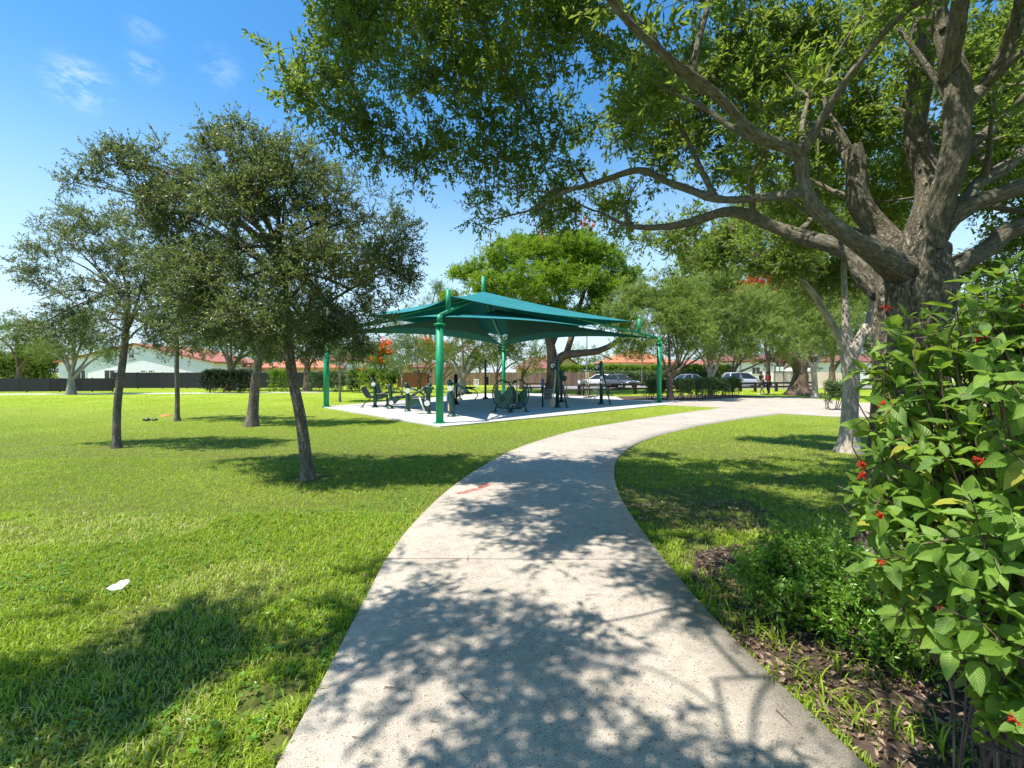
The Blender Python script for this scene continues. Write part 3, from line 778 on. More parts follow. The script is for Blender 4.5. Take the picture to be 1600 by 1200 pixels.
def build_litter():
    rng = np.random.default_rng(9)
    n = 26000
    P = np.column_stack([rng.uniform(.8, 5.5, n), rng.uniform(.3, 6.0, n), np.full(n, .012)])
    keep = inside(BED_POLY, P) | ((vnoise(P, 1.1) * .6 + vnoise(P + 31, 4.0) * .4 < .48) & (rng.random(n) < .5) & ~inside(PATH_POLY, P))
    P = P[keep]
    # a few leaves and specks blown on to the concrete and the lawn edge
    k = 90
    i = rng.integers(8, 90, k); t = rng.random(k); t = np.where(rng.random(k) < .5, t, np.where(rng.random(k) < .5, t * .1, 1 - t * .1))
    Q = np.column_stack([les[i] * (1 - t[:, None]) + res[i] * t[:, None], np.full(k, .04)])
    e = 260
    i = rng.integers(8, 75, e); sgn = np.where(rng.random(e) < .35, -1, 1)
    nrm_ = norm(res[i] - les[i]); E = np.where(sgn[:, None] < 0, les[i] - nrm_ * rng.random((e, 1)) * .12, res[i] + nrm_ * rng.random((e, 1)) * .3)
    E = np.column_stack([E, np.full(e, .02)])
    P = np.vstack([P, Q, E]); m = len(P)
    P[:, 2] += rng.random(m) * .012
    az = rng.uniform(0, 2 * PI, m); d = np.stack([np.cos(az), np.sin(az), rng.normal(size=m) * .3], 1)
    nn = rng.normal(size=(m, 3)) * .5 + np.array([0, 0, 1])
    ln = .026 + .036 * rng.random(m); small = np.zeros(m, bool); small[-(k + e):-e] = rng.random(k) < .8; ln[small] *= .45
    v, tri = leaf_geo(P, d, nn, ln, ln * rng.uniform(.28, .48, m), .3)
    o = mesh_np('leaf_litter', v, tri, M['litter_leaf'], rnd=np.repeat(rng.random(m), 4))
    tag(o, 'brown fallen oak leaves scattered over the bed and path', 'leaf litter', kind='stuff')
    # clover and broad weeds in the near turf
    k = 5200; C_ = np.column_stack([rng.uniform(-4.2, .2, k), rng.uniform(1.7, 6.5, k), np.zeros(k)])
    C_ = C_[(vnoise(C_ + 400, 1.3) > .56) & ~inside(PATH_POLY, C_)]; q = len(C_) * 3
    Pw = np.repeat(C_, 3, 0) + [0, 0, .02]; Pw[:, 2] += np.repeat(rng.random(len(C_)) * .025, 3)
    az = np.tile([0, 2.1, 4.2], len(C_)) + np.repeat(rng.uniform(0, 6.28, len(C_)), 3)
    dw = np.stack([np.cos(az), np.sin(az), np.full(q, .25)], 1); lw = np.repeat(rng.uniform(.012, .03, len(C_)), 3)
    v, tri = leaf_geo(Pw, dw, rng.normal(size=(q, 3)) * .25 + [0, 0, 1], lw, lw * .8, .1)
    o = mesh_np('clover_weeds', v, tri, M['small_leaf'], rnd=np.repeat(rng.random(q) * .8, 4)); tag(o, 'low broad-leaved weeds growing in the near turf', 'weeds', kind='stuff')
    # dry twigs lying about
    w = Wood(); k = 60
    i = rng.integers(10, 80, k); t = rng.random(k)
    Q = np.column_stack([les[i] * (1 - t[:, None]) + res[i] * t[:, None], np.full(k, .041)]); B = np.column_stack([rng.uniform(1.2, 3.5, 90), rng.uniform(1.2, 4.4, 90), np.full(90, .03)])
    B = B[inside(BED_POLY, B)]
    Q = np.vstack([Q, B]); az = rng.uniform(0, 2 * PI, len(Q))
    w.twigs(Q, Q + np.stack([np.cos(az), np.sin(az), rng.random(len(Q)) * .1], 1) * (.04 + .09 * rng.random((len(Q), 1))), .0025)
    tag(w.build('twig_debris', M['brown_bark']), 'thin dry twigs lying on path and bed', 'twigs', kind='stuff')
build_litter()

#PART2
# ------------------------------------------------------------------ shade shelter
def build_shelter():
    A = [G(687, 663), G(1030, 630), np.array([-13 / F * 32.0, 32.0, 0]), G(510, 637)]     # front, right, back, left
    C = np.array([-1.46, 23.4, 0.0])
    t = thing('shade_shelter', 'large two-tier teal fabric shade canopy on green steel posts over the exercise pad', 'shade shelter', C)
    zp, zr, zc, zs = 3.55, 3.22, 5.78, 4.45
    stubs = []
    for a in A:
        q = a - C; b = MB()
        b.tube([(q[0], q[1], .046), (q[0], q[1], zr)], .125, 20)
        post = b.build('post', M['post_green'], t)
        b = MB(); b.tube([(q[0], q[1], zr - .02), (q[0], q[1], zr - .0), (q[0], q[1], zr + .03), (q[0], q[1], zr + .05)], [.15, .19, .19, .14], 20)
        b.tube([(q[0], q[1], zr + .05), (q[0], q[1], zp)], .088, 16)
        b.build('collar', M['post_green'], post)
        b = MB()
        for k in range(4):
            an = k * PI / 2 + .78; b.tube([(q[0] + .17 * math.cos(an), q[1] + .17 * math.sin(an), .046), (q[0] + .17 * math.cos(an), q[1] + .17 * math.sin(an), .085)], .018, 6)
        b.tube([(q[0], q[1], .046), (q[0], q[1], .062)], .21, 20)
        b.build('base_plate', M['post_green'], post)
        u = -q / np.linalg.norm(q); top = np.array([q[0], q[1], zp])
        b = MB(); b.tube([top - u * .06 + [0, 0, -.03], np.array([0, 0, zc - .2])], .056, 12)
        b.build('rafter', M['post_green'], t)
        s = q + u * 1.15; zb = zp + (zc - .2 - zp) * (1.15 / np.linalg.norm(q))
        b = MB(); b.tube([(s[0], s[1], zb - .02), (s[0], s[1], zs + .12)], .085, 14)
        b.build('stub_post', M['post_green'], t)
        stubs.append((np.array([s[0], s[1], zs]), u))
        sp = np.array([s[0], s[1], zs])
        b = MB(); b.tube([sp, sp + u * .45 + [0, 0, -.04]], .012, 6); b.build('cable', M['steel'], t)
        b = MB(); b.tube([top, top + u * .35], .018, 6); b.build('cable', M['steel'], t)
    b = MB(); b.tube([(0, 0, zc - .45), (0, 0, 6.55)], .095, 14); b.build('mast', M['post_green'], t)
    def grid(name, fn, ns, nt, th=0.0):
        v = [fn(i / (ns - 1), j / (nt - 1)) for j in range(nt) for i in range(ns)]
        f = [(j * ns + i, j * ns + i + 1, (j + 1) * ns + i + 1, (j + 1) * ns + i) for j in range(nt - 1) for i in range(ns - 1)]
        v = np.array(v); q = f[len(f) // 2]
        if np.cross(v[q[1]] - v[q[0]], v[q[3]] - v[q[0]])[2] < 0: f = [k_[::-1] for k_ in f]
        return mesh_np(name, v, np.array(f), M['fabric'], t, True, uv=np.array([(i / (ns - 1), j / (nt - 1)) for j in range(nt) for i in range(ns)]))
    stubs[2] = (stubs[2][0] - np.array([0, 0, .28]), stubs[2][1])
    for k in range(4):
        a0, a1 = A[k] - C, A[(k + 1) % 4] - C
        m = (a0 + a1) / 2; n_in = -m / np.linalg.norm(m)
        u0 = -a0 / np.linalg.norm(a0); u1 = -a1 / np.linalg.norm(a1)
        b0 = a0 + u0 * .12; b1 = a1 + u1 * .12
        def lower(i, j, b0=b0, b1=b1, m=m):
            e = b0 * (1 - i) + b1 * i
            s_out = .085 * 4 * i * (1 - i); s_in = .012 + .84 * (1 - abs(2 * i - 1) ** 1.9)
            s = s_out + (s_in - s_out) * j if s_in > s_out else s_out + .01 * j
            p = e * (1 - s); z = zp - .05 + 1.5 * s + .2 * 4 * i * (1 - i) * (1 - s) - .05 * math.sin(PI * j) * 4 * i * (1 - i)
            return (p[0], p[1], z)
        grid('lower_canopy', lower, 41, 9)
        (s0, v0), (s1, v1) = stubs[k], stubs[(k + 1) % 4]
        c0 = s0 + v0 * .4 - [0, 0, .04]; c1 = s1 + v1 * .4 - [0, 0, .04]
        def upper(i, j, c0=c0, c1=c1):
            e = c0 * (1 - i) + c1 * i
            s_out = .15 * 4 * i * (1 - i)
            s = s_out + (1 - s_out) * j
            z0 = e[2]; p = e[:2] * (1 - s)
            z = z0 + (zc - z0) * s - .10 * math.sin(PI * s) - .26 * 4 * i * (1 - i) * (1 - s)
            return (p[0], p[1], z)
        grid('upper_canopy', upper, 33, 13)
build_shelter()

# ------------------------------------------------------------------ exercise machines (local x to the right, y away, z up)
ZS = 0.046
GRP = 'outdoor exercise machines under the shade canopy'
def machine(name, label, x, y, rz=0.0):
    p = G(x, y); p[2] = ZS
    return thing(name, label, 'exercise machine', p, rz, GRP), p[1] / F
def flange(b, x, y, r=.16):
    b.tube([(x, y, 0), (x, y, .012), (x, y, .05), (x, y, .12)], [r, r, r * .75, r * .5], 14)
def swirl(mb, c, r, ux=(1, 0, 0), uy=(0, 0, 1), w=.3):
    """round emblem: an open ring with a hooked inner arc"""
    mb.tube(arc(c, r * .78, -.3, 4.9, 20, ux, uy), r * w * .5, 6)
    mb.tube(arc(Vector(c) + Vector(ux) * r * .05, r * .36, 1.2, 5.6, 12, ux, uy), r * w * .38, 6)

def seat_station():
    t, s = machine('seated_press', 'two-sided seated press machine with black bucket seat, leftmost on the pad', 586, 638)
    b = MB(); b.tube([(0, 0, 0), (.0, 0, .5), (0, 0, .95), (-.05, 0, 1.12), (-.13, 0, 1.3)], [.085, .08, .075, .075, .07], 14); b.ball((-.14, 0, 1.31), .085); flange(b, 0, 0)
    b.prism([(.05, .34), (.3, .38), (.62, .52), (.62, .62), (.05, .62)], (0, 0, 0), (1, 0, 0), (0, 0, 1), .05)
    b.build('post', M['machine_green'], t)
    b = MB(); b.disc((-.05, -.09, 1.08), (0, 1, 0), .095, .03); b.build('badge', M['white_paint'], t)
    b = MB(); b.prism([(-.55, .95), (-.5, .97), (-.38, .75), (-.25, .56), (-.04, .50), (-.04, .44), (-.3, .44), (-.43, .56), (-.53, .75)], (0, .0, 0), (1, 0, 0), (0, 0, 1), .44); b.build('seat', M['black_plastic'], t)
    b = MB(); b.tube([(-.22, 0, .44), (-.26, 0, .36), (-.44, 0, .24), (-.58, 0, .06), (-.6, 0, .0)], .028, 10); b.box((-.6, 0, .012), (.16, .16, .024)); b.build('leg', M['machine_green'], t)
    b = MB(); b.box((0, 0, 0), (.07, .42, .52), 0, .02); o = b.build('backrest', M['machine_green'], t); o.location = (.17, 0, .86); o.rotation_euler = (0, -.3, 0)
    b = MB(); b.box((0, 0, 0), (.46, .42, .07), 0, .02); o = b.build('seat', M['black_plastic'], t); o.location = (.45, 0, .66); o.rotation_euler = (0, -.22, 0)
    b = MB(); b.tube([(.56, 0, 0), (.56, 0, .5)], .045, 10); flange(b, .56, 0, .12); b.build('leg', M['machine_green'], t)
seat_station()

def ring_station():
    t, s = machine('arm_cycle', 'green bench machine with a big round hand ring beside its post', 610.5, 640.2)
    b = MB(); b.tube([(0, 0, 0), (0, 0, .6), (-.02, 0, .9), (-.03, 0, 1.02)], [.085, .08, .07, .06], 14); b.ball((-.03, 0, 1.04), .09); b.ball((-.07, -.02, .95), .07); flange(b, 0, 0)
    b.tube([(0, 0, .78), (.12, 0, .78), (.18, 0, .72)], .05, 8)
    b.build('post', M['machine_green'], t)
    b = MB(); b.tube(arc((.27, 0, .68), .21, -2.2, 2.6, 22), .022, 8); b.tube([(.09, 0, .68), (.16, 0, .84)], .03, 8); b.build('hand_ring', M['machine_green'], t)
    b = MB(); b.disc((.05, -.1, .27), (0, 1, 0), .10, .03); b.build('badge', M['white_paint'], t)
    b = MB(); b.prism([(.05, .22), (.2, .22), (.42, .44), (.8, .5), (.8, .55), (.05, .55)], (0, 0, 0), (1, 0, 0), (0, 0, 1), .06); b.build('bracket', M['machine_green'], t)
    b = MB(); b.box((.66, 0, .58), (.85, .34, .055), 0, .02); b.build('bench', M['black_plastic'], t)
    b = MB(); b.tube([(-.12, .1, 0), (-.12, .1, .45), (-.02, .1, .5)], .035, 8); flange(b, -.12, .1, .1); b.build('leg', M['machine_green'], t)
ring_station()

def row_station(name, label, x, y, tall, mirror):
    t, s = machine(name, label, x, y)
    k = -1 if mirror else 1
    b = MB(); b.tube([(0, 0, 0), (0, 0, .6), (-.02 * k, 0, .95), (-.06 * k, 0, 1.1)], [.1, .095, .085, .07], 14); b.ball((-.05 * k, 0, 1.12), .1); flange(b, 0, 0)
    b.build('post', M['machine_green'], t)
    b = MB(); b.disc((.02 * k, -.12, .86 if not mirror else .42), (0, 1, 0), .11, .03); b.build('badge', M['white_paint'], t)
    b = MB(); b.prism([(.08 * k, .2), (.24 * k, .2), (.40 * k, .38), (.62 * k, .48), (.62 * k, .56), (.08 * k, .56)][::k], (0, 0, 0), (1, 0, 0), (0, 0, 1), .06)
    b.build('bracket', M['machine_plate'], t)
    b = MB(); b.tube([(.0, .03, 1.02), (.4 * k, .03, .86), (.72 * k, .03, .66)], .04, 10); b.build('lever', M['machine_green'], t)
    b = MB(); b.tube([(.18 * k, .2, .56), (.16 * k, .2, .95)], .02, 8); b.tube([(.16 * k - .12, .2, .96), (.16 * k + .12, .2, .96)], .02, 8); b.build('handle', M['beige_metal'], t)
    b = MB(); b.box((.4 * k, .05, .59), (.5, .34, .06), 0, .02); b.build('seat', M['black_plastic'], t)
    if tall:
        b = MB(); b.tube([(0, 0, 1.1), (0, 0, 1.5), (-.02, 0, 1.62)], .035, 8); b.tube([(-.14, 0, 1.46), (.14, 0, 1.46)], .02, 8); b.build('mast', M['black'], t)
        b = MB(); b.box((-.0, 0, .95), (.3, .2, .34), 0, .05); b.tube([(-.2, -.1, 1.0), (-.1, -.1, 1.02)], .06, 10); b.tube([(.12, -.1, 1.0), (.24, -.1, 1.02)], .06, 10); b.build('gearbox', M['machine_green'], t)
        b = MB(); b.tube([(-.1, -.14, .05), (-.32, -.14, .66)], .03, 10); b.tube([(-.1, -.14, .05), (-.02, -.14, .03)], .05, 8); b.build('strut', M['white_paint'], t)
row_station('pull_bench', 'green lever bench machine with badge high on its post', 637, 644.2, False, False)
row_station('rowing_machine', 'green rowing machine with tall dark mast and pale slanted strut', 669, 648.2, True, True)

def arm_station():
    t, s = machine('lever_press', 'single green post with pale badge and long lever arm right of front shelter post', 706, 652.5)
    b = MB(); b.tube([(0, 0, 0), (.0, 0, .5), (-.04, 0, 1.0), (-.1, 0, 1.25)], [.1, .1, .085, .075], 16); flange(b, 0, 0, .2); b.ball((-.1, 0, 1.27), .1)
    b.build('post', M['machine_green'], t)
    b = MB(); b.disc((-.05, -.12, 1.04), (0, 1, 0), .1, .03); b.build('badge', M['white_paint'], t)
    b = MB(); b.tube([(-.1, .05, 1.24), (.2, .05, 1.18), (.5, .05, 1.0), (.62, .05, .9)], .045, 10); b.build('lever', M['machine_plate'], t)
    b = MB(); b.tube([(.08, .3, 1.15), (.08, .3, .7), (.2, .3, .55), (.3, .3, .8), (.28, .3, 1.1)], .025, 8); b.build('handle', M['beige_metal'], t)
    b = MB(); b.box((.62, .15, .86), (.26, .32, .08), 0, .03); b.build('pad', M['black_plastic'], t)
    b = MB(); b.box((-.16, .2, .72), (.1, .34, .34), 0, .03); b.build('seat', M['blue_pad'], t)
    b = MB(); b.tube([(-.14, .2, .55), (-.14, .2, .2), (0, .1, .15)], .035, 8); b.build('leg', M['beige_metal'], t)
arm_station()

def walker():
    p = G(798, 645.5); p[2] = ZS
    t = thing('elliptical_walker', 'green walker machine between two big notched round side plates', 'exercise machine', p, 0, GRP)
    ang = R(32)                    # side plates stand across the view
    ux = Vector((math.cos(ang), -math.sin(ang) * .9, 0)).normalized(); uz = Vector((0, 0, 1)); nz = ux.cross(uz)
    for sgn, off in ((1, Vector((-.34, -.1, 0))), (2, Vector((.34, .28, 0)))):
        c = off + Vector((0, 0, .74))
        r = .57
        b = MB(); b.tube([c + ux * (r * .82 * math.cos(a)) + uz * (r * math.sin(a)) for a in np.linspace(0, 2 * PI, 40, endpoint=False)], .03, 8, True)
        sp = b.build('side_ring', M['machine_green'], t)
        poly = []
        for a in np.linspace(R(44), R(-224), 30): poly.append((.71 * r * 1.16 * math.cos(a) * .82 * 1.05, r * .88 * math.sin(a)))
        poly += [(-.2, .2), (-.05, .02), (.05, .02), (.2, .2)]
        b = MB(); b.prism(poly[::-1], c, ux, uz, .03); b.build('side_plate', M['machine_plate'], t)
        b = MB(); swirl(b, c - nz * (.03 if nz.y > 0 else -.03) + Vector((.0, 0, -.2)), .13, tuple(ux), (0, 0, 1), .24); b.build('emblem', M['machine_green'], t)
        for k in (-1, 1):
            f = off + ux * (.30 * k)
            b = MB(); b.tube([f + uz * .34 - ux * (.06 * k), f + ux * (.07 * k) + uz * .03], .04, 8); b.box((f.x + ux.x * .07 * k, f.y + ux.y * .07 * k, .015), (.26, .14, .03), 0, .01); b.build('leg', M['machine_green'], t)
    for k, x in ((0, .02), (1, .26)):
        b = MB(); b.tube([(x, .1, .38), (x - .01, .1, .9), (x, .1, 1.2), (x + .05, .1, 1.38)], .028, 8); b.build('handle', M['beige_metal'], t)
    b = MB(); b.box((.02, .02, .3), (.36, .2, .05), .2, .02); b.build('pedal', M['beige_metal'], t)
    b = MB(); b.box((.34, .16, .34), (.4, .2, .05), .2, .02); b.build('pedal', M['blue_pad'], t)
    b = MB(); b.tube([(-.3, -.05, 1.22), (.3, .3, 1.22)], .03, 8); b.build('crossbar', M['machine_green'], t)
    b = MB(); b.tube([(-.2, .2, .12), (.45, .35, .12)], .03, 8); b.build('crossbar', M['machine_green'], t)
    b = MB(); b.box((.2, .35, 1.24), (.24, .1, .1), 0, .03); b.build('hub', M['black_plastic'], t)
walker()

def sign_station(name, label, x, y, h, blue, disks):
    t, s = machine(name, label, x, y)
    b = MB(); b.tube([(0, 0, 0), (0, 0, h - .05), (0, 0, h)], [.085, .085, .06], 16); flange(b, 0, 0, .2); b.build('post', M['machine_green'], t)
    b = MB(); b.box((-.21, -.02, h - .3), (.26, .04, .36), 0, .01); sg = b.build('sign', M['black'], t)
    b = MB(); swirl(b, (-.22, -.05, h - .28), .115, w=.42); b.build('emblem', M['white_paint'], sg)
    b = MB(); b.tube([(.12, .1, h - .55), (.28, -.05, .7), (.42, -.2, .03)], .035, 8); b.box((.43, -.2, .012), (.2, .14, .024), 0, .005); b.build('brace', M['machine_green'], t)
    if blue:
        b = MB(); b.box((.2, .3, h - .65), (.3, .12, .34), 0, .04); b.build('console', M['dark_green'], t)
        b = MB(); b.box((-.1, -.0, h - .32), (.08, .06, .5)); b.build('panel', M['chrome_grey'], t)
        b = MB(); b.tube([(-.1, -.14, h - .55), (-.12, -.14, h - .9), (-.17, -.14, .85), (-.22, -.14, .5), (-.21, -.14, .35)], .03, 10); b.build('swing_arm', M['beige_metal'], t)
        b = MB(); b.prism([(-.08, 0), (.08, 0), (.11, .2), (.09, .34), (.03, .42), (-.03, .42), (-.09, .34), (-.11, .2)], (-.23, -.14, .03), (1, 0, 0), (0, 0, 1), .05); b.build('footplate', M['beige_metal'], t)
        b = MB(); b.tube([(-.56, .2, h - .42), (-.66, .2, h - .43), (-.7, .2, h - .5), (-.7, .2, h - .95)], .028, 10); b.build('handle', M['beige_metal'], t)
        b = MB(); b.box((-.68, .2, h - 1.08), (.16, .1, .36), 0, .04); b.build('pad', M['blue_pad'], t)
        b = MB(); b.tube([(-.3, .2, h - .75), (-.52, .2, h - 1.15)], .025, 8); b.tube([(-.68, .2, h - 1.2), (-.68, .2, .0)], .04, 8); b.build('frame', M['black'], t)
    if disks:
        for z in (1.36, 1.14):
            b = MB(); b.disc((-.02, -.1, z), (0, 1, 0), .085, .03); b.build('badge', M['white_paint'], t)
        b = MB(); b.tube([(-.05, -.1, 1.15), (-.16, -.1, 1.0), (-.18, -.1, .45), (-.22, -.1, .38)], .022, 8); b.build('swing_arm', M['beige_metal'], t)
        b = MB(); b.tube([(-.26, -.1, .75), (-.26, -.1, .42), (-.36, -.1, .3), (-.4, -.1, .28), (-.4, -.1, .0)], .022, 8); b.build('leg', M['beige_metal'], t)
        b = MB(); b.disc((-.36, -.1, .68), (0, 1, 0), .1, .05); b.build('backrest', M['beige_metal'], t)
        b = MB(); b.box((-.5, -.08, .4), (.34, .3, .05), 0, .02); b.build('seat', M['chrome_grey'], t)
        b = MB(); b.box((.32, .1, .72), (.6, .05, .05)); b.build('handrail', M['black'], t)
sign_station('stepper_machine', 'tall green post with round emblem sign and beige paddle-shaped foot lever', 871, 638, 2.22, True, False)
sign_station('lift_machine', 'green post with emblem sign, two white badges and slanted brace', 939.5, 633, 2.2, False, True)

def back_machines():
    t, s = machine('twister_post', 'dark green post machine with beige curved handles behind the lever press', 712, 633)
    b = MB(); b.tube([(0, 0, 0), (0, 0, 1.5)], .1, 12); b.tube([(0, 0, 1.5), (0, 0, 1.55)], [.1, .05], 12); flange(b, 0, 0, .22); b.build('post', M['black'], t)
    for k in (-1, 1):
        b = MB(); b.tube([(.1 * k, 0, 1.3), (.24 * k, 0, 1.42), (.34 * k, 0, 1.2), (.34 * k, 0, .75)], .026, 8); b.build('handle', M['beige_metal'], t)
        b = MB(); b.box((.26 * k, 0, .5), (.3, .34, .08), 0, .03); b.tube([(.1 * k, 0, .4), (.26 * k, 0, .46)], .04, 8); b.build('seat', M['black_plastic'], t)
    t, s = machine('cable_post', 'slim dark post with flared foot at the back of the pad', 758.5, 624.5)
    b = MB(); b.tube([(0, 0, 0), (0, 0, 2.35), (0, 0, 2.4)], [.07, .065, .04], 12); flange(b, 0, 0, .24); b.build('post', M['black'], t)
    b = MB(); b.box((.06, -.02, 1.1), (.26, .2, .5), 0, .04); b.build('weight_box', M['black_plastic'], t)
    b = MB(); b.tube([(-.08, 0, 1.75), (.22, 0, 1.75), (.26, 0, 1.6)], .02, 8); b.build('handle', M['steel'], t)
    t, s = machine('back_extension', 'low dark machine with a curved rear leg behind lever press', 732, 626)
    b = MB(); b.tube([(-.5, 0, 0), (-.5, 0, .6), (-.1, 0, .7), (.3, 0, .62)], .05, 10); flange(b, -.5, 0, .16); b.build('frame', M['machine_green'], t)
    b = MB(); b.tube([(.3, 0, .62), (.5, 0, .5), (.52, 0, .2), (.36, 0, .02)], .03, 8); b.build('leg', M['machine_green'], t)
    b = MB(); b.box((.1, 0, .74), (.6, .34, .08), 0, .03); b.build('seat', M['black_plastic'], t)
    b = MB(); b.tube([(-.25, -.1, .7), (-.05, -.1, 1.05), (.2, -.1, 1.0)], .03, 8); b.build('handle', M['beige_metal'], t)
    t, s = machine('twin_bars', 'two upright beige bars on a low dark stand near white car', 917.5, 622.5)
    for k in (-1, 1):
        b = MB(); b.tube([(.07 * k, 0, .04), (.07 * k, 0, 1.55), (.07 * k, .05, 1.6)], .035, 8); b.build('bar', M['beige_metal'], t)
    b = MB(); b.box((0, 0, .02), (.5, .4, .04), 0, .01); b.build('stand', M['black'], t)
    b = MB(); b.box((0, 0, .5), (.4, .1, .06)); b.build('crossbar', M['black'], t)
    b = MB(); b.tube([(-.14, -.02, .72), (-.05, -.02, .72), (.09, -.02, .62)], .022, 8); b.build('step', M['black'], t)
    t, s = machine('chest_press', 'dark machine with a black hooded console just behind paddle stepper', 880, 629.5)
    b = MB(); b.tube([(-.1, 0, 0), (-.1, 0, 1.2)], .07, 10); flange(b, -.1, 0, .2); b.build('post', M['black'], t)
    b = MB(); b.box((.0, 0, 1.3), (.4, .3, .3), 0, .08); b.build('console', M['dark_green'], t)
    b = MB(); b.tube([(.1, -.1, 1.15), (.18, -.1, .8), (.2, -.1, .3)], .03, 8); b.build('swing_arm', M['beige_metal'], t)
    b = MB(); b.box((.2, -.1, .27), (.22, .3, .05), 0, .02); b.build('footplate', M['beige_metal'], t)
back_machines()

# ------------------------------------------------------------------ other park furniture behind the pad
def bin_():
    p = G(856, 625); t = thing('litter_bin', 'grey slatted litter bin by the broad tree trunk behind the pad', 'litter bin', p)
    b = MB(); b.tube([(0, 0, .02), (0, 0, .05), (0, 0, .68), (0, 0, .72)], [.22, .24, .29, .29], 20); b.build('body', M['bin_grey'], t)
    b = MB()
    for z in (.2, .45, .66): b.tube(arc((0, 0, z), .245 + z * .07, 0, 2 * PI * .98, 24, (1, 0, 0), (0, 1, 0)), .012, 6)
    b.build('hoop', M['chrome_grey'], t)
    b = MB(); b.tube([(0, 0, .72), (0, 0, .76)], [.30, .28], 20); b.build('rim', M['black'], t)
bin_()
def table(x, y, label, rz):
    t = thing('picnic_table', label, 'picnic table', G(x, y), rz, 'dark picnic tables behind the exercise pad')
    b = MB()
    for k in range(5): b.box((0, -.32 + k * .16, .75), (1.8, .145, .045), 0, .008)
    b.build('tabletop', M['wood_rail'], t)
    for sgn in (-1, 1):
        b = MB(); b.box((0, sgn * .68, .45), (1.8, .13, .045), 0, .008); b.box((0, sgn * .82, .45), (1.8, .13, .045), 0, .008); b.build('bench', M['wood_rail'], t)
        b = MB(); b.tube([(sgn * .65, -.7, .02), (sgn * .65, -.25, .72)], .04, 6); b.tube([(sgn * .65, .7, .02), (sgn * .65, .25, .72)], .04, 6); b.box((sgn * .65, 0, .41), (.06, 1.7, .06)); b.build('leg', M['black'], t)
    return t
t0 = table(893, 619, 'dark picnic table behind the paddle stepper machine', .2)
dup(t0, G(935, 618), -.15, 'dark picnic table partly hidden by the brace of lift machine')
dup(t0, G(838, 614), .3, 'dark picnic table beside the litter bin, nearest the tan fence')
def grill():
    t = thing('park_grill', 'small pale box grill on a post among the dark tables', 'grill', G(912, 616))
    b = MB(); b.tube([(0, 0, 0), (0, 0, .8)], .05, 8); b.build('post', M['black'], t)
    b = MB(); b.box((0, 0, .93), (.5, .4, .24), 0, .03); b.build('firebox', M['steel'], t)
    b = MB(); b.tube([(-.22, -.22, 1.06), (.22, -.22, 1.06)], .015, 6); b.build('handle', M['black'], t)
grill()
def white_chair():
    t = thing('garden_chair', 'white garden chair on the lawn behind the exercise pad', 'chair', G(744, 609.5))
    b = MB(); b.box((0, 0, .44), (.5, .48, .04), 0, .015); b.build('seat', M['white_paint'], t)
    b = MB()
    for k in range(4): b.box((-.2 + k * .133, .24, .72), (.07, .03, .5), 0, .008)
    b.box((0, .24, .98), (.5, .035, .08), 0, .01); b.build('backrest', M['white_paint'], t)
    for x in (-.22, .22):
        for y in (-.2, .22):
            b = MB(); b.tube([(x, y, 0), (x, y, .43)], .022, 8); b.build('leg', M['white_paint'], t)
        b = MB(); b.box((x * 1.05, 0, .66), (.05, .46, .03), 0, .008); b.build('arm', M['white_paint'], t)
white_chair()
def lamp(x, ybase, ytop, label):
    p = G(x, ybase); h = H - (ytop - YH) / F * p[1]
    t = thing('street_lamp', label, 'street lamp', p, 0, 'lamp posts beyond the pad')
    b = MB(); b.tube([(0, 0, 0), (0, 0, .5), (0, 0, .52), (0, 0, h - .1)], [.13, .12, .07, .055], 10); b.build('pole', M['black'], t)
    b = MB(); b.box((0, -.25, h), (.5, .9, .14), 0, .05); b.build('lamp_head', M['black'], t)
lamp(917, 604, 515, 'thin dark lamp pole standing before yellow gabled house')
lamp(1003, 603.5, 547, 'dark lamp post with boxy head before the orange roofed house')
lamp(1157, 612, 560, 'slim black pole at the bumper of the silver parked suv')

def notice():
    p = np.array([(1218 - 800) / F * 46, 46, 0]); t = thing('notice_board', 'dark notice board with two white sheets behind the rail fence', 'notice board', p)
    for x in (-.45, .45):
        b = MB(); b.tube([(x, .04, 0), (x, .04, 2.3)], .04, 8); b.build('post', M['black'], t)
    b = MB(); b.box((0, 0, 1.98), (.95, .05, .62), 0, .01); b.build('panel', M['black'], t)
    for x in (-.22, .22):
        b = MB(); b.box((x, -.035, 1.98), (.34, .012, .46)); b.build('sheet', M['paper'], t)
notice()
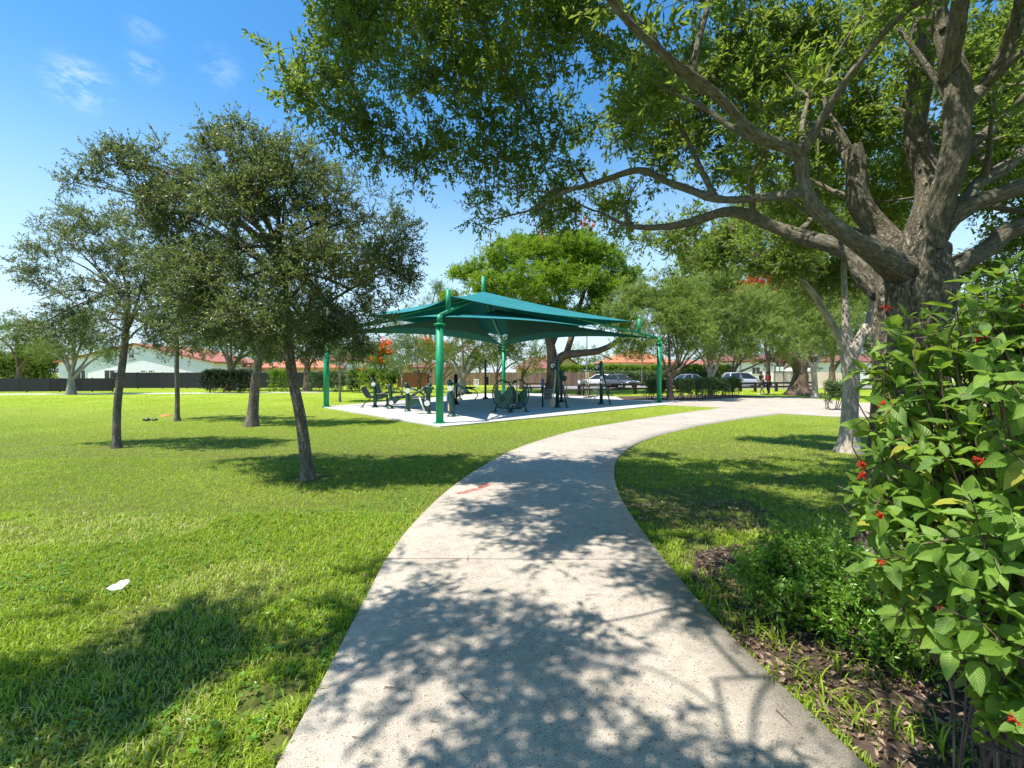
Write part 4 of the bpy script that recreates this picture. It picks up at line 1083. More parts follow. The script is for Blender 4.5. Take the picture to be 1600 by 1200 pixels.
# small things on the lawn
def bits():
    rng = np.random.default_rng(4)
    p = G(187, 926); n = 7
    g = np.linspace(-1, 1, n); X, Y = np.meshgrid(g, g)
    Z = .034 + .022 * Y + .007 * np.sin(X * 3 + Y * 2) + .006 * rng.random(X.shape)
    v = np.stack([X * .05 * (1 - .25 * Y) + Y * .015, Y * .03 + X * .012 + .012 * np.sin(X * 5), Z + .004], -1).reshape(-1, 3)
    f = [(j * n + i, j * n + i + 1, (j + 1) * n + i + 1, (j + 1) * n + i) for j in range(n - 1) for i in range(n - 1)]
    o = mesh_np('paper_scrap', v + p + [0, 0, .02], np.array(f), M['paper'], smooth=True)
    tag(o, 'crumpled white paper scrap lying on the near lawn', 'paper')
    b = MB(); b.tube([(0, 0, .01), (0, 0, .03), (0, 0, .045)], [.19, .18, .12], 20); o = b.build('flying_disc', M['orange_plastic']); o.location = tuple(G(259, 650)); o.rotation_euler = (.1, .05, 0)
    tag(o, 'flat orange disc lying on the grass near a slim trunk', 'flying disc')
    b = MB(); b.ball((0, 0, .05), .11, 1.2, .8, .55, 10, 6); b.ball((.2, .1, .04), .09, 1.2, .9, .5, 10, 6); o = b.build('dropped_bag', M['black_plastic']); o.location = tuple(G(229, 658))
    tag(o, 'small black bag dropped on the grass left of slim tree', 'bag')
    # red marking paint: a broken brushed arc lying on the concrete
    for col_pts, nm in (([(712, 775), (726, 773), (742, 769), (756, 763.5), (765, 759)], 1),):
        c = smooth_line(np.array([G(*q)[:2] for q in col_pts]), .03)
        v = []; f = []; 
        tn = norm(np.gradient(c, axis=0)); nn = np.stack([-tn[:, 1], tn[:, 0]], 1)
        for i, q in enumerate(c):
            w = .035 + .02 * rng.random()
            for k in (-1, 1): v.append((*(q + nn[i] * w * k * (1 + .5 * rng.random())), .0392))
        f = [(2 * i, 2 * i + 1, 2 * i + 3, 2 * i + 2) for i in range(len(c) - 1)]
        m, nt, b, out = new_mat('red_marking_paint')
        b.inputs['Base Color'].default_value = (.50, .09, .06, 1); b.inputs['Roughness'].default_value = .8
        tr = N(nt, 'ShaderNodeBsdfTransparent'); mx = N(nt, 'ShaderNodeMixShader')
        L(nt, ramp(nt, noise_tex(nt, texco(nt), 14, 6, .75), [(.38, (0.05,) * 3), (.62, (.8,) * 3)]).outputs[0], mx.inputs[0]); L(nt, tr.outputs[0], mx.inputs[1]); L(nt, b.outputs[0], mx.inputs[2]); L(nt, mx.outputs[0], out.inputs[0])
        o = mesh_np('paint_mark', np.array(v), np.array(f), m)
        tag(o, 'faded red paint streak sprayed across left side of path joint', 'paint mark')
bits()

#PART3
# ------------------------------------------------------------------ the big oak
def build_oak():
    rng = np.random.default_rng(21)
    base = G(1395, 905)
    t = thing('oak_tree', 'huge spreading oak with thick ridged trunk and overhanging crown, beside the path', 'tree', base)
    D = base[1]
    limbs = []       # (points world, radii, smooth-barked?)
    trunk = [base + [0, 0, -.1], base + [0, 0, .02], px(1398, 820, D), px(1404, 700, D + .05), px(1414, 580, D + .1), px(1424, 490, D + .12), px(1426, 430, D + .15), px(1428, 385, D + .18)]
    limbs.append((trunk, [.36, .33, .28, .275, .29, .34, .40, .36]))
    limbs.append(([px(1430, 440, D + .25), px(1444, 350, D + .35), px(1443, 200, D + .4), px(1451, 66, D + .4), px(1447, -60, D + .5), px(1440, -200, D + .9)], [.24, .19, .15, .14, .12, .08]))
    limbs.append(([px(1445, 440, D + .05), px(1464, 340, D - .05), px(1480, 245, D - .1), px(1486, 166, D - .1), px(1481, 87, D - .1), px(1469, 0, D - .05), px(1450, -140, D + .1)], [.24, .17, .145, .135, .11, .10, .07]))
    limbs.append(([px(1484, 190, D - .1), px(1510, 160, D - .15), px(1532, 140, D - .15), px(1566, 87, D - .2), px(1592, 10, D - .2), px(1620, -120, D)], [.10, .085, .08, .08, .075, .05]))
    limbs.append(([px(1410, 430, D + .3), px(1378, 376, D + .55), px(1350, 320, D + .6), px(1334, 250, D + .65), px(1330, 238, D + .66)], [.24, .20, .165, .15, .14]))
    limbs.append(([px(1345, 300, D + .6), px(1315, 225, D + 1.0), px(1255, 200, D + 1.3), px(1206, 175, D + 1.5), px(1119, 122, D + 1.8), px(987, 83, D + 2.2), px(900, 44, D + 2.5), px(800, 20, D + 2.8)], [.12, .10, .09, .085, .07, .06, .05, .03]))
    limbs.append(([px(1432, 425, D + .2), px(1400, 415, D), px(1364, 394, D - .15), px(1310, 362, D - .25), px(1268, 318, D - .3), px(1253, 275, D - .32), px(1250, 245, D - .34), px(1230, 229, D - .36), px(1180, 208, D - .4), px(1119, 149, D - .5), px(1044, 92, D - .65), px(979, 35, D - .8), px(930, -40, D - 1.0), px(860, -180, D - 1.3)],
                  [.2, .2, .15, .105, .088, .08, .076, .066, .060, .056, .052, .048, .042, .03]))
    limbs.append(([px(1400, 470, D + .2), px(1337, 404, D + .45), px(1285, 380, D + .6), px(1206, 350, D + .9), px(1145, 330, D + 1.1), px(1075, 346, D + 1.5), px(987, 350, D + 2.0), px(930, 330, D + 2.4)], [.24, .16, .12, .10, .085, .07, .05, .03]))
    limbs.append(([px(1258, 300, D - .2), px(1206, 306, D + .3), px(1119, 310, D + .9), px(1060, 292, D + 1.3), px(996, 266, D + 1.7), px(900, 297, D + 2.3), px(835, 300, D + 2.7)], [.06, .07, .075, .07, .06, .05, .03]))
    limbs.append(([px(1445, 440, D + .1), px(1470, 362, D), px(1512, 322, D - .1), px(1600, 284, D - .2), px(1720, 230, D - .2)], [.22, .13, .11, .10, .08]))
    limbs.append(([px(1440, 470, D + .2), px(1490, 420, D + .2), px(1547, 388, D + .2), px(1605, 350, D + .2), px(1750, 320, D + .3)], [.22, .14, .12, .11, .08]))
    limbs.append(([px(1460, 330, D + .3), px(1500, 240, D + .6), px(1560, 190, D + .8), px(1640, 110, D + 1.0)], [.13, .10, .09, .06]))
    limbs.append(([px(1455, 360, D + .2), px(1520, 300, D + .6), px(1590, 240, D + .9), px(1660, 200, D + 1.1)], [.13, .11, .10, .06]))
    # limbs that run out over the viewer and the path, above the frame
    s = px(1480, 120, D - .1)
    limbs.append(([s, s + [-.6, -.8, .9], s + [-1.8, -1.6, 1.5], s + [-3.4, -2.2, 1.9], s + [-5.0, -2.4, 2.2]], [.10, .09, .075, .06, .03]))
    s2 = px(1447, -40, D + .5)
    limbs.append(([s2, s2 + [-.8, .2, .8], s2 + [-2.4, .2, 1.5], s2 + [-4.2, -.4, 1.8]], [.10, .085, .06, .03]))
    limbs.append(([s2, s2 + [.3, -1.0, .8], s2 + [.2, -2.6, 1.3], s2 + [-.5, -4.2, 1.6]], [.10, .085, .06, .03]))
    limbs.append(([px(930, -40, D - 1.0), px(800, -160, D - 1.2), px(560, -330, D - 1.4)], [.035, .03, .02]))
    # secondary branches wandering off the main limbs
    rb = np.random.default_rng(5); SUB = []
    for p, r in limbs[1:]:
        q = smooth_line(np.asarray(p), .2); n_ = len(q); rr_ = np.interp(np.linspace(0, 1, n_), np.linspace(0, 1, len(r)), r)
        for k in range(max(3, n_ // 4)):
            i = rb.integers(int(n_ * .3), n_); s0 = q[i]; d = rb.normal(size=3); d[2] = abs(d[2]) * .5 - .1; d /= np.linalg.norm(d); d = d + norm((q[min(i + 1, n_ - 1)] - q[max(i - 1, 0)])[None])[0] * .7
            ln_ = rb.uniform(.7, 2.0); pts = [s0]
            for j in range(5):
                d = d + rb.normal(size=3) * .17; d /= np.linalg.norm(d); pts.append(pts[-1] + d * ln_ / 5)
            if pts[-1][2] < 2.9 or pts[-1][1] < -3: continue
            e = pts[-1]
            if e[1] > .4 and (e[0] / e[1] < -.47) and (e[2] - 1.7) / e[1] < .95: continue
            if min(np.linalg.norm(np.asarray(pts) - np.array([0, 0, 1.7]), axis=1)) < 1.3: continue
            SUB.append((np.array(pts), np.linspace(min(.034, rr_[i] * .5), .008, 6)))
    # roots
    for an in (2.7, 3.6, 4.4, 5.3, .3, 1.4):
        limbs.append(([base + [0, 0, .35], base + [.3 * math.cos(an), .3 * math.sin(an), .1], base + [.58 * math.cos(an), .58 * math.sin(an), -.0], base + [.95 * math.cos(an), .95 * math.sin(an), -.07]], [.2, .14, .085, .03]))
    w = Wood(); sk = []; nodes = []; rad = []
    for i, (p, r) in enumerate(limbs):
        p = smooth_line(np.asarray(p) - base, .06); rr = np.interp(np.linspace(0, 1, len(p)), np.linspace(0, 1, len(r)), r)
        le_ = np.concatenate([[0], np.cumsum(np.linalg.norm(np.diff(p, axis=0), axis=1))])
        if i: 
            jit = np.stack([vnoise(p + 13.7 * i, 1.7), vnoise(p + 5.1 * i + 40, 1.7), vnoise(p + 3.3 * i + 80, 1.7)], 1) - .5
            p = p + jit * np.minimum(1, le_ / .8)[:, None] * rr[:, None] * 1.1
            rr = rr * (.9 + .22 * vnoise(p + i * 7, 4.0))
        rr = rr * (np.interp(le_, [0, 1.2, 2.0], [.9, .76, .70]) if i == 0 else .60 if i < 17 else .9)
        w.tube(p, rr, 16); sk.append((p, rr, le_))
        if 0 < i < 17:
            nodes.append(p[len(p) // 5:]); rad.append(rr[len(p) // 5:])
    # voxel union, so limbs grow out of the trunk in one skin, then bark ridges in real relief
    tmp = w.build('trunk_union', M['oak_bark'])
    md = tmp.modifiers.new('r', 'REMESH'); md.mode = 'VOXEL'; md.voxel_size = 0.017; md.use_smooth_shade = True
    sm = tmp.modifiers.new('s', 'SMOOTH'); sm.factor = .5; sm.iterations = 5
    dg = bpy.context.evaluated_depsgraph_get()
    me = bpy.data.meshes.new_from_object(tmp.evaluated_get(dg))
    bpy.data.objects.remove(tmp)
    nv = len(me.vertices); co = np.empty(nv * 3, np.float32); me.vertices.foreach_get('co', co); co = co.reshape(-1, 3).astype(float)
    no = np.empty(nv * 3, np.float32); me.vertices.foreach_get('normal', no); no = no.reshape(-1, 3)
    best = np.full(nv, 1e9); bk = np.zeros((nv, 3)); rloc = np.zeros(nv)
    for i, (p, r, le_) in enumerate(sk):
        st = max(1, len(p) // 60); pp, r2, l2 = p[::st], r[::st], le_[::st]
        tt = norm(np.gradient(pp, axis=0)); ref = np.array([.13, .97, .21]); a = norm(np.cross(tt, ref)); b = np.cross(tt, a)
        bb = (np.abs(co - (pp.min(0) + pp.max(0)) / 2) < (pp.max(0) - pp.min(0)) / 2 + r.max() * 1.6).all(1)
        ix = np.where(bb)[0]
        if not len(ix): continue
        for c0 in range(0, len(ix), 20000):
            q = ix[c0:c0 + 20000]
            d = np.linalg.norm(co[q][:, None] - pp[None], axis=2) ; ds = d - r2[None]
            k = ds.argmin(1); dv = ds[np.arange(len(q)), k]
            better = dv < best[q]; qq = q[better]; kk = k[better]
            best[qq] = dv[better]
            rel = co[qq] - pp[kk]; x = np.sum(rel * a[kk], 1); y = np.sum(rel * b[kk], 1)
            al = l2[kk] + np.sum(rel * tt[kk], 1)
            bk[qq] = np.stack([x, y, al * .28 + i * 1.7], 1); rloc[qq] = r2[kk]
    # ridged relief
    a1 = vnoise(bk + 9, 30.0); a2 = vnoise(bk + 30, 55.0)
    ridge = 1 - np.abs(a1 * 2 - 1) * 1.0
    amp = np.clip(rloc * .075, .001, .021)
    disp = (np.clip(1.3 - np.abs(a1 - .5) * 5.0, 0, 1) * -1.0 + .5 * (a2 - .5)) * amp + (vnoise(co, 3.0) - .5) * rloc * .22
    co2 = co + no * disp[:, None]
    me.vertices.foreach_set('co', np.ascontiguousarray(co2, np.float32).ravel())
    at = me.attributes.new('bk', 'FLOAT_VECTOR', 'POINT'); at.data.foreach_set('vector', np.ascontiguousarray(bk, np.float32).ravel())
    at = me.attributes.new('rnd', 'FLOAT', 'POINT'); at.data.foreach_set('value', np.clip((rloc - .055) / .10, 0, 1).astype(np.float32))
    me.materials.clear(); me.materials.append(M['oak_bark']); me.materials.append(M['smooth_limb_bark'])
    npol = len(me.polygons); v0 = np.empty(len(me.loops), np.int32); me.loops.foreach_get('vertex_index', v0)
    ls = np.empty(npol, np.int32); me.polygons.foreach_get('loop_start', ls)
    rp = rloc[v0[ls]]; me.polygons.foreach_set('material_index', (rp < .0).astype(np.int32)); me.polygons.foreach_set('use_smooth', np.ones(npol, bool))
    me.update()
    o = bpy.data.objects.new('trunk', me); COL.objects.link(o); o.parent = t

    # crown: lobes that hang where the photograph shows foliage, then the part above the frame
    front = [(505, 110, 6.0, .62), (600, 70, 6.5, .8), (472, 170, 5.8, .34), (545, 210, 6.2, .52), (640, 230, 6.5, .72), (640, 140, 6, .7), (700, 60, 5.5, .7), (765, 250, 6.5, .75),
             (800, 150, 6, .85), (725, 318, 6.8, .36), (880, 60, 5, .75), (880, 235, 6.5, .75), (850, 325, 7, .5), (950, 180, 6, .75), (960, 330, 7, .55), (1000, 60, 5, .7), (1040, 240, 6, .75),
             (1060, 372, 7.3, .55), (1100, 120, 5.7, .8), (1120, 50, 4.8, .6), (1180, 225, 6.3, .8), (1205, 100, 5.4, .7), (1280, 55, 5, .75), (1300, 150, 6.2, .8), (1350, 45, 5.2, .75), (1395, 160, 6.8, .8),
             (1550, 200, 6, .7), (1560, 300, 6, .6), (1545, 60, 5.6, .8), (1400, 30, 6.4, .8), (1590, 110, 5, .6), (1140, 355, 7.6, .6), (1225, 300, 7.2, .75), (1290, 280, 7.4, .7), (1390, 270, 7.2, .6),
             (540, 20, 6.6, .7), (455, 8, 5.9, .16), (620, -20, 6.2, .8), (760, 20, 6, .8), (1240, 360, 7.8, .6), (1180, 150, 4.6, .5), (1010, 140, 4.4, .5), (1525, 390, 6.5, .5), (1590, 430, 6.0, .5), (1575, 150, 4.6, .4), (1620, 350, 5.5, .6), (1540, 250, 7, .7), (1420, 100, 5.2, .6), (1505, 225, 5.6, .6), (1530, 120, 5.0, .5), (1590, 230, 5.2, .5), (1400, 320, 6.5, .55), (1350, 180, 5.8, .6), (1300, 225, 6.2, .6), (1470, 300, 6.5, .6), (1600, 30, 5.2, .6), (1460, 200, 6.8, .7)]
    cl = []
    def lobe(c, r, k=46.0):
        n = max(4, int(k * (r / .8) ** 2)); p = sample_lobe(c, (r * 1.12, r * 1.05, r * .8), n, rng, 2.0); cl.append(p)
    for (x, y, d, r) in front: lobe(px(x, y, d + .25) - base, r)
    r2 = np.random.default_rng(77)
    cnt = 0
    while cnt < 86:
        p = np.array([r2.uniform(-6.2, 6.5), r2.uniform(-3.0, 8.5), r2.uniform(4.1, 6.8)])
        if ((p[0] - 1.2) / 6.8) ** 2 + ((p[1] - 2.6) / 6.2) ** 2 > 1: continue
        if p[1] > .3 and (p[2] - 1.7) / p[1] < (1.5 if p[0] < -.3 * p[1] else 1.02): continue
        ld = p[:2] + (p[2] - .8) * .466 * np.array([.906, .423])
        if (ld[0] - 2.0) ** 2 + (ld[1] - 2.3) ** 2 < 1.1: continue
        lobe(p - base, r2.uniform(.45, .85), 42); cnt += 1
    cnt = 0
    while cnt < 28:
        p = np.array([r2.uniform(-4.2, .6), r2.uniform(3.2, 8.2), r2.uniform(5.5, 9.2)])
        if (p[2] - 1.7) / p[1] < .92: continue
        lobe(p - base, r2.uniform(.5, .85), 34); cnt += 1
    cs = np.vstack(cl)
    cs = gap_filter(cs, rng, 1.6, .415)
    nd = np.vstack(nodes); rd = np.concatenate(rad)
    w = Wood()
    for p, r in SUB:
        p = smooth_line(p - base, .1); r = np.interp(np.linspace(0, 1, len(p)), np.linspace(0, 1, len(r)), r); w.tube(p, r, 7); nd = np.vstack([nd, p[2:]]); rd = np.concatenate([rd, r[2:]])
    tips = np.vstack([p[-3:] for p, r in SUB]) - base; cs = np.vstack([cs, tips[rng.random(len(tips)) < .7]])
    connect(w, nd, rd, cs, 5, .004, .014, .3, rng)
    v, tri, tn = foliage(cs, rng, 9, 13, .34, (.083, .031), np.array([-1.2, .2, 3.2]), .12, .05, .1, w, .0028, tone=np.clip(vnoise(cs, 1.6) * 1.7 - .35, 0, 1))
    # young sprouts along the limbs
    mesh_np('crown', v, tri, M['oak_leaf'], t, rnd=tn)
    # dead hanging twigs
    k = 70; i = rng.integers(0, len(cs), k); p0 = cs[i]
    for p in p0[:46]:
        l = rng.uniform(.3, .9); d = rng.normal(size=3) * .25; d[2] = -1
        q = smooth_line(np.array([p, p + d * l * .5 + rng.normal(size=3) * .05, p + d * l]), .08); w.tube(q, np.linspace(.005, .002, len(q)), 4, False)
    w.build('branches', M['oak_bark'], t)
    # an air plant rooted on a limb
    a = px(1262, 118, D + .9)
    pl = thing('bromeliad', 'spiky green air plant rooted on an upper limb of the oak', 'air plant', a)
    n = 46; az = rng.uniform(0, 2 * PI, n); el = rng.uniform(.5, 1.4, n); V = []; T = []; RN = []
    for k in range(n):
        h = np.array([math.cos(az[k]), math.sin(az[k]), 0]); up = np.array([0, 0, 1.0]); l = rng.uniform(.2, .34); s = np.array([-h[1], h[0], 0])
        for j in range(6):
            u = j / 5; e = el[k] - u * u * .9
            p = (h * math.cos(el[k]) + up * math.sin(el[k])) * l * u - up * u * u * .05
            wd = .013 * (1 - u ** 2 * .95); V += [p - s * wd, p + s * wd]; RN += [rng.random()] * 2
        o0 = k * 12; T += [(o0 + 2 * j, o0 + 2 * j + 1, o0 + 2 * j + 3, o0 + 2 * j + 2) for j in range(5)]
    mesh_np('leaves', np.array(V), np.array(T), M['small_leaf'], pl, True, rnd=np.array(RN))
build_oak()

# ------------------------------------------------------------------ young oaks on the lawn
LG = 'young oaks growing on the open lawn'
def pl(x, y, d, r, n=14):
    r = r / F * d
    return (px(x, y, d), (r * 1.1, r, r * .9), n)
def lawn_oak(label, foot, tp, tr, lobes, seed, ncl, **k):
    d = G(*foot)[1]
    args = dict(twigs=9, per=12, tl=.30, leaf=(.058, .022), gap=(1.5, .30), up=.25, rlimb=.55); args.update(k)
    L_ = [pl(x, y, d + dd, r, int(ncl * (r / 70.) ** 2) + 3) for x, y, dd, r in lobes]
    return make_tree('oak_tree', label, 'tree', G(*foot), [G(*foot) - [0, 0, .08]] + [px(x, y, d) for x, y in tp], tr, L_, M['lawn_oak_leaf'], M['lawn_bark'], seed, group=LG, **args)
lawn_oak('young oak with leaning trunk nearest the path, dense dark crown', (484, 748), [(481, 740), (470, 655), (457, 590), (449, 520), (443, 450), (432, 370)], [.098, .09, .082, .078, .075, .065, .045],
         [(430, 400, 0, 85), (340, 340, .4, 80), (300, 270, .3, 58), (380, 258, -.2, 60), (450, 290, .3, 72), (530, 330, .4, 70), (590, 400, .2, 60), (560, 460, -.3, 58), (500, 420, -.6, 70), (350, 440, -.4, 72), (280, 380, .8, 62), (250, 450, .5, 55),
          (330, 500, .2, 58), (410, 500, -.7, 60), (480, 510, .5, 56), (535, 505, .6, 46), (600, 350, .9, 45), (210, 245, .5, 26), (150, 272, .6, 22), (345, 222, .2, 26), (250, 300, .6, 36), (420, 250, .6, 42), (490, 262, .8, 36), (270, 340, .2, 50), (240, 300, .5, 40), (300, 430, -.3, 56), (190, 262, .4, 30), (115, 285, .5, 16), (560, 540, .2, 24), (370, 300, -.7, 60), (620, 420, .3, 30)], 31, 60)
lawn_oak('slim pale trunked young oak, leftmost on the near lawn', (182, 700), [(182, 690), (183, 640), (187, 600), (193, 555), (198, 500), (200, 440)], [.082, .076, .073, .07, .066, .055, .035],
         [(180, 420, 0, 66), (120, 400, .3, 50), (90, 440, .2, 42), (70, 400, .2, 26), (110, 350, .4, 34), (70, 352, .4, 22), (160, 360, .1, 48), (230, 380, -.2, 56), (250, 450, .3, 56), (200, 490, -.4, 52), (140, 480, .3, 48), (90, 500, .2, 34), (60, 470, .3, 22), (250, 520, .3, 36), (160, 535, .2, 34), (115, 520, .1, 30), (55, 430, .2, 30), (45, 520, .2, 18), (260, 500, -.3, 44), (300, 480, .2, 40)], 32, 56)
lawn_oak('slender young oak in the tree shade, between two thicker trunks', (277, 658), [(277, 650), (277, 610), (276, 570), (277, 520), (280, 470)], [.08, .072, .07, .068, .06, .04],
         [(280, 480, 0, 50), (240, 500, .4, 36), (325, 490, -.3, 42), (285, 430, .3, 42), (230, 450, .5, 36), (330, 430, .2, 36), (300, 530, .3, 30), (255, 540, .3, 24)], 33, 100, leaf=(.075, .03), per=9)
lawn_oak('thick grey forked young oak behind the leaning one', (393, 666), [(394, 655), (398, 610), (401, 580), (408, 540), (412, 490)], [.17, .15, .13, .12, .10, .06],
         [(400, 470, 0, 56), (350, 500, .5, 46), (455, 490, .4, 46), (400, 410, .5, 50), (345, 440, .2, 44), (465, 430, .2, 44), (420, 530, -.3, 34), (370, 545, .3, 30), (500, 520, .6, 30), (505, 470, .5, 34)], 34, 110, leaf=(.075, .03), per=9,
         limbs=None)

# ------------------------------------------------------------------ grey-barked myrtle right of the path, seen past the oak trunk
def myrtle(label, foot, tps, trs, lobes, seed, ncl, bark='pale_bark', group='pale barked myrtles around the plaza', **k):
    d = G(*foot)[1]
    limbs = [([px(x, y, d + dd) for x, y, dd in l], r) for l, r in zip(tps[1:], trs[1:])]
    L_ = [pl(x, y, d + dd, r, int(ncl * (r / 40.) ** 2) + 3) for x, y, dd, r in lobes]
    args = dict(twigs=8, per=10, tl=.34, leaf=(.085, .036), gap=(1.2, .28), up=.35, leafmat=M['myrtle_leaf']); args.update(k)
    return make_tree('myrtle_tree', label, 'tree', G(*foot), [G(*foot) - [0, 0, .08]] + [px(x, y, d + dd) for x, y, dd in tps[0]], trs[0], L_, args.pop('leafmat'), M[bark], seed, group=group, limbs=limbs, **args)
myrtle('grey mottled myrtle with three forks, half behind the red-flowered bush', (1326, 706),
       [[(1326, 695, 0), (1328, 640, 0), (1330, 590, 0), (1326, 552, 0), (1322, 540, 0)],
        [(1324, 550, 0), (1308, 520, 0), (1290, 490, -.1), (1268, 455, -.2), (1245, 430, -.3), (1228, 410, -.3)],
        [(1324, 550, .05), (1322, 515, .1), (1320, 465, .2), (1318, 420, .3), (1316, 360, .3)],
        [(1330, 560, 0), (1345, 525, 0), (1358, 500, .1), (1365, 470, .1), (1385, 420, .3), (1400, 360, .4)],
        [(1345, 528, 0), (1370, 510, -.1), (1400, 480, -.2), (1430, 430, -.2)]],
       [[.2, .165, .15, .15, .16, .13], [.11, .085, .075, .06, .05, .03], [.09, .07, .06, .05, .03], [.12, .085, .06, .05, .045, .03], [.06, .05, .04, .03]],
       [(1230, 400, -.2, 46), (1160, 390, .4, 46), (1110, 405, .8, 40), (1290, 380, .3, 46), (1330, 350, .6, 50), (1380, 370, .6, 44), (1250, 350, .6, 46), (1180, 350, .9, 44), (1420, 400, .3, 40), (1330, 430, .9, 40), (1270, 440, 1.0, 40), (1380, 440, 1.0, 36), (1135, 440, .7, 26)], 41, 75,
       leafmat=M['oak_leaf'], leaf=(.075, .032), per=11, gap=(1.3, .33))
myrtle('multi-stemmed brown myrtle just behind the right shelter post', (1047, 627),
       [[(1047, 620, 0), (1046, 600, 0), (1046, 582, 0)], [(1046, 590, 0), (1035, 560, 0), (1020, 520, 0)], [(1046, 590, 0), (1046, 555, .3), (1044, 510, .5)], [(1047, 590, 0), (1058, 560, 0), (1070, 525, .2)], [(1048, 592, 0), (1066, 572, -.3), (1090, 545, -.3)]],
       [[.2, .17, .16, .14], [.09, .07, .04], [.09, .07, .04], [.09, .07, .04], [.08, .06, .04]],
       [(1030, 500, 0, 40), (985, 500, .5, 32), (1070, 490, .4, 40), (1025, 460, .5, 36), (1065, 450, .6, 30), (990, 460, .6, 28), (1090, 520, -.4, 32), (1005, 535, -.6, 30), (1050, 535, .8, 32), (975, 540, .2, 22), (965, 480, .3, 20)], 42, 180, 'brown_bark')
myrtle('pale myrtle with fanned stems rising from middle of the shrub row', (1110, 622),
       [[(1110, 615, 0), (1111, 595, 0), (1111, 582, 0)], [(1110, 590, 0), (1100, 565, 0), (1082, 535, 0)], [(1111, 588, 0), (1113, 560, .3), (1110, 515, .5)], [(1112, 590, 0), (1124, 562, 0), (1135, 530, .2)]],
       [[.18, .16, .15, .13], [.08, .06, .04], [.08, .06, .04], [.1, .08, .04]],
       [(1110, 490, 0, 40), (1080, 460, .5, 36), (1140, 470, .4, 38), (1110, 435, .6, 32), (1090, 520, -.5, 34), (1135, 520, .5, 34), (1160, 500, .3, 30), (1150, 540, -.3, 24), (1110, 545, -.3, 24)], 43, 180)
myrtle('pale slim trunked myrtle on grass at the plaza edge, right of big flared trunk', (1273, 622),
       [[(1273, 615, 0), (1273, 600, 0), (1272, 580, 0), (1274, 566, 0)], [(1273, 575, 0), (1260, 560, 0), (1240, 530, 0)], [(1274, 570, 0), (1282, 555, .3), (1295, 520, .5)]],
       [[.19, .17, .17, .16, .14], [.09, .07, .04], [.1, .08, .04]],
       [(1270, 500, 0, 42), (1225, 510, .5, 38), (1310, 500, .4, 36), (1250, 465, .6, 40), (1295, 460, .5, 36), (1205, 480, .4, 36), (1190, 520, -.3, 34), (1235, 540, -.5, 30), (1180, 470, .3, 32), (1170, 545, .3, 24), (1290, 535, .4, 28)], 44, 180)

# ------------------------------------------------------------------ the poinciana and other trees behind the shelter
def poinciana():
    d = 38.0; base = np.array([(864 - 800) / F * d, d, 0])
    lob = []
    for x, y, dd, r in [(740, 430, 0, 34), (790, 405, -1, 38), (840, 395, 1, 40), (890, 392, -1, 40), (935, 405, 0, 38), (970, 430, 1, 30), (715, 455, 1, 22), (770, 450, -2, 36), (830, 440, -3, 40), (890, 440, -3, 40), (945, 455, -2, 36), (985, 470, 0, 24), (910, 490, -2, 32), (850, 480, 2, 34), (960, 500, -1, 26), (800, 470, 3, 30), (880, 420, 3, 40), (720, 478, 2, 18), (820, 385, 2, 28), (900, 380, 1, 26)]:
        R_ = r / F * d; lob.append((px(x, y, d + dd), (R_ * 1.2, R_ * 1.15, R_ * .6), int(72 * (r / 36.) ** 2)))
    T_ = lambda *q: [px(x, y, d + z) for x, y, z in q]
    limbs = [(T_((864, 565, 0), (858, 530, 0), (845, 490, .5), (820, 450, 1), (790, 425, 1)), [.42, .35, .28, .18, .08]),
             (T_((866, 572, 0), (880, 556, -.5), (905, 552, -1), (935, 548, -1.2), (965, 532, -1.5), (985, 500, -1.5)), [.40, .34, .28, .24, .18, .08]),
             (T_((884, 555, -.5), (892, 530, 0), (902, 490, 0), (915, 450, .5), (925, 420, 1)), [.26, .24, .2, .14, .06]),
             (T_((862, 540, 0), (880, 490, 1), (870, 450, 2), (865, 420, 2)), [.25, .2, .14, .06]),
             (T_((850, 500, .3), (800, 480, -1), (760, 460, -1.5)), [.2, .14, .06])]
    make_tree('poinciana_tree', 'wide umbrella-shaped bright green poinciana behind the shade canopy', 'tree', base, [base - [0, 0, .1], px(864, 595, d), px(863, 570, d), px(864, 560, d)], [.55, .5, .45, .42], lob, M['poinciana_leaf'], M['brown_bark'], 51,
              twigs=9, per=12, tl=.75, leaf=(.24, .085), gap=(.55, .30), up=.2, flat=.4, limbs=limbs, twiggeo=False, flower=(M['orange_flower'], 9, .5, 6.0))
poinciana()

def generic(name, label, foot, d, trunk_h, r, lobes, mat, bark, seed, ncl=22, group=None, flower=None, leaf=(.13, .055), per=8, tl=.5, gap=(.8, .25), lean=0, **k):
    base = np.array([(foot - 800) / F * d, d, 0]); L_ = []
    for x, y, dd, rr in lobes:
        R_ = rr / F * d; L_.append((px(x, y, d + dd), (R_ * 1.1, R_, R_ * .9), int(4.2 * ncl * (rr / 36.) ** 2) + 4))
    return make_tree(name, label, 'tree', base, [base - [0, 0, .1], base + [lean * .3, 0, trunk_h * .5], base + [lean, 0, trunk_h]], [r * 1.2, r, r * .8], L_, mat, M[bark], seed, group=group,
                     twigs=8, per=per, tl=tl, leaf=leaf, gap=gap, up=.3, twiggeo=False, flower=flower, sides=8, **k)
BG = 'background trees behind the shelter and lawn'
generic('shade_tree', 'forked grey tree with olive crown seen under canopy beside the front post', 722, 36.5, 1.6, .3, [(722, 530, 0, 34), (680, 540, 1, 30), (760, 540, 1, 30), (700, 555, -1, 22), (745, 560, -1, 20), (650, 545, 2, 26), (790, 545, 2, 28)], M['far_leaf'], 'grey_bark', 61, group=BG)
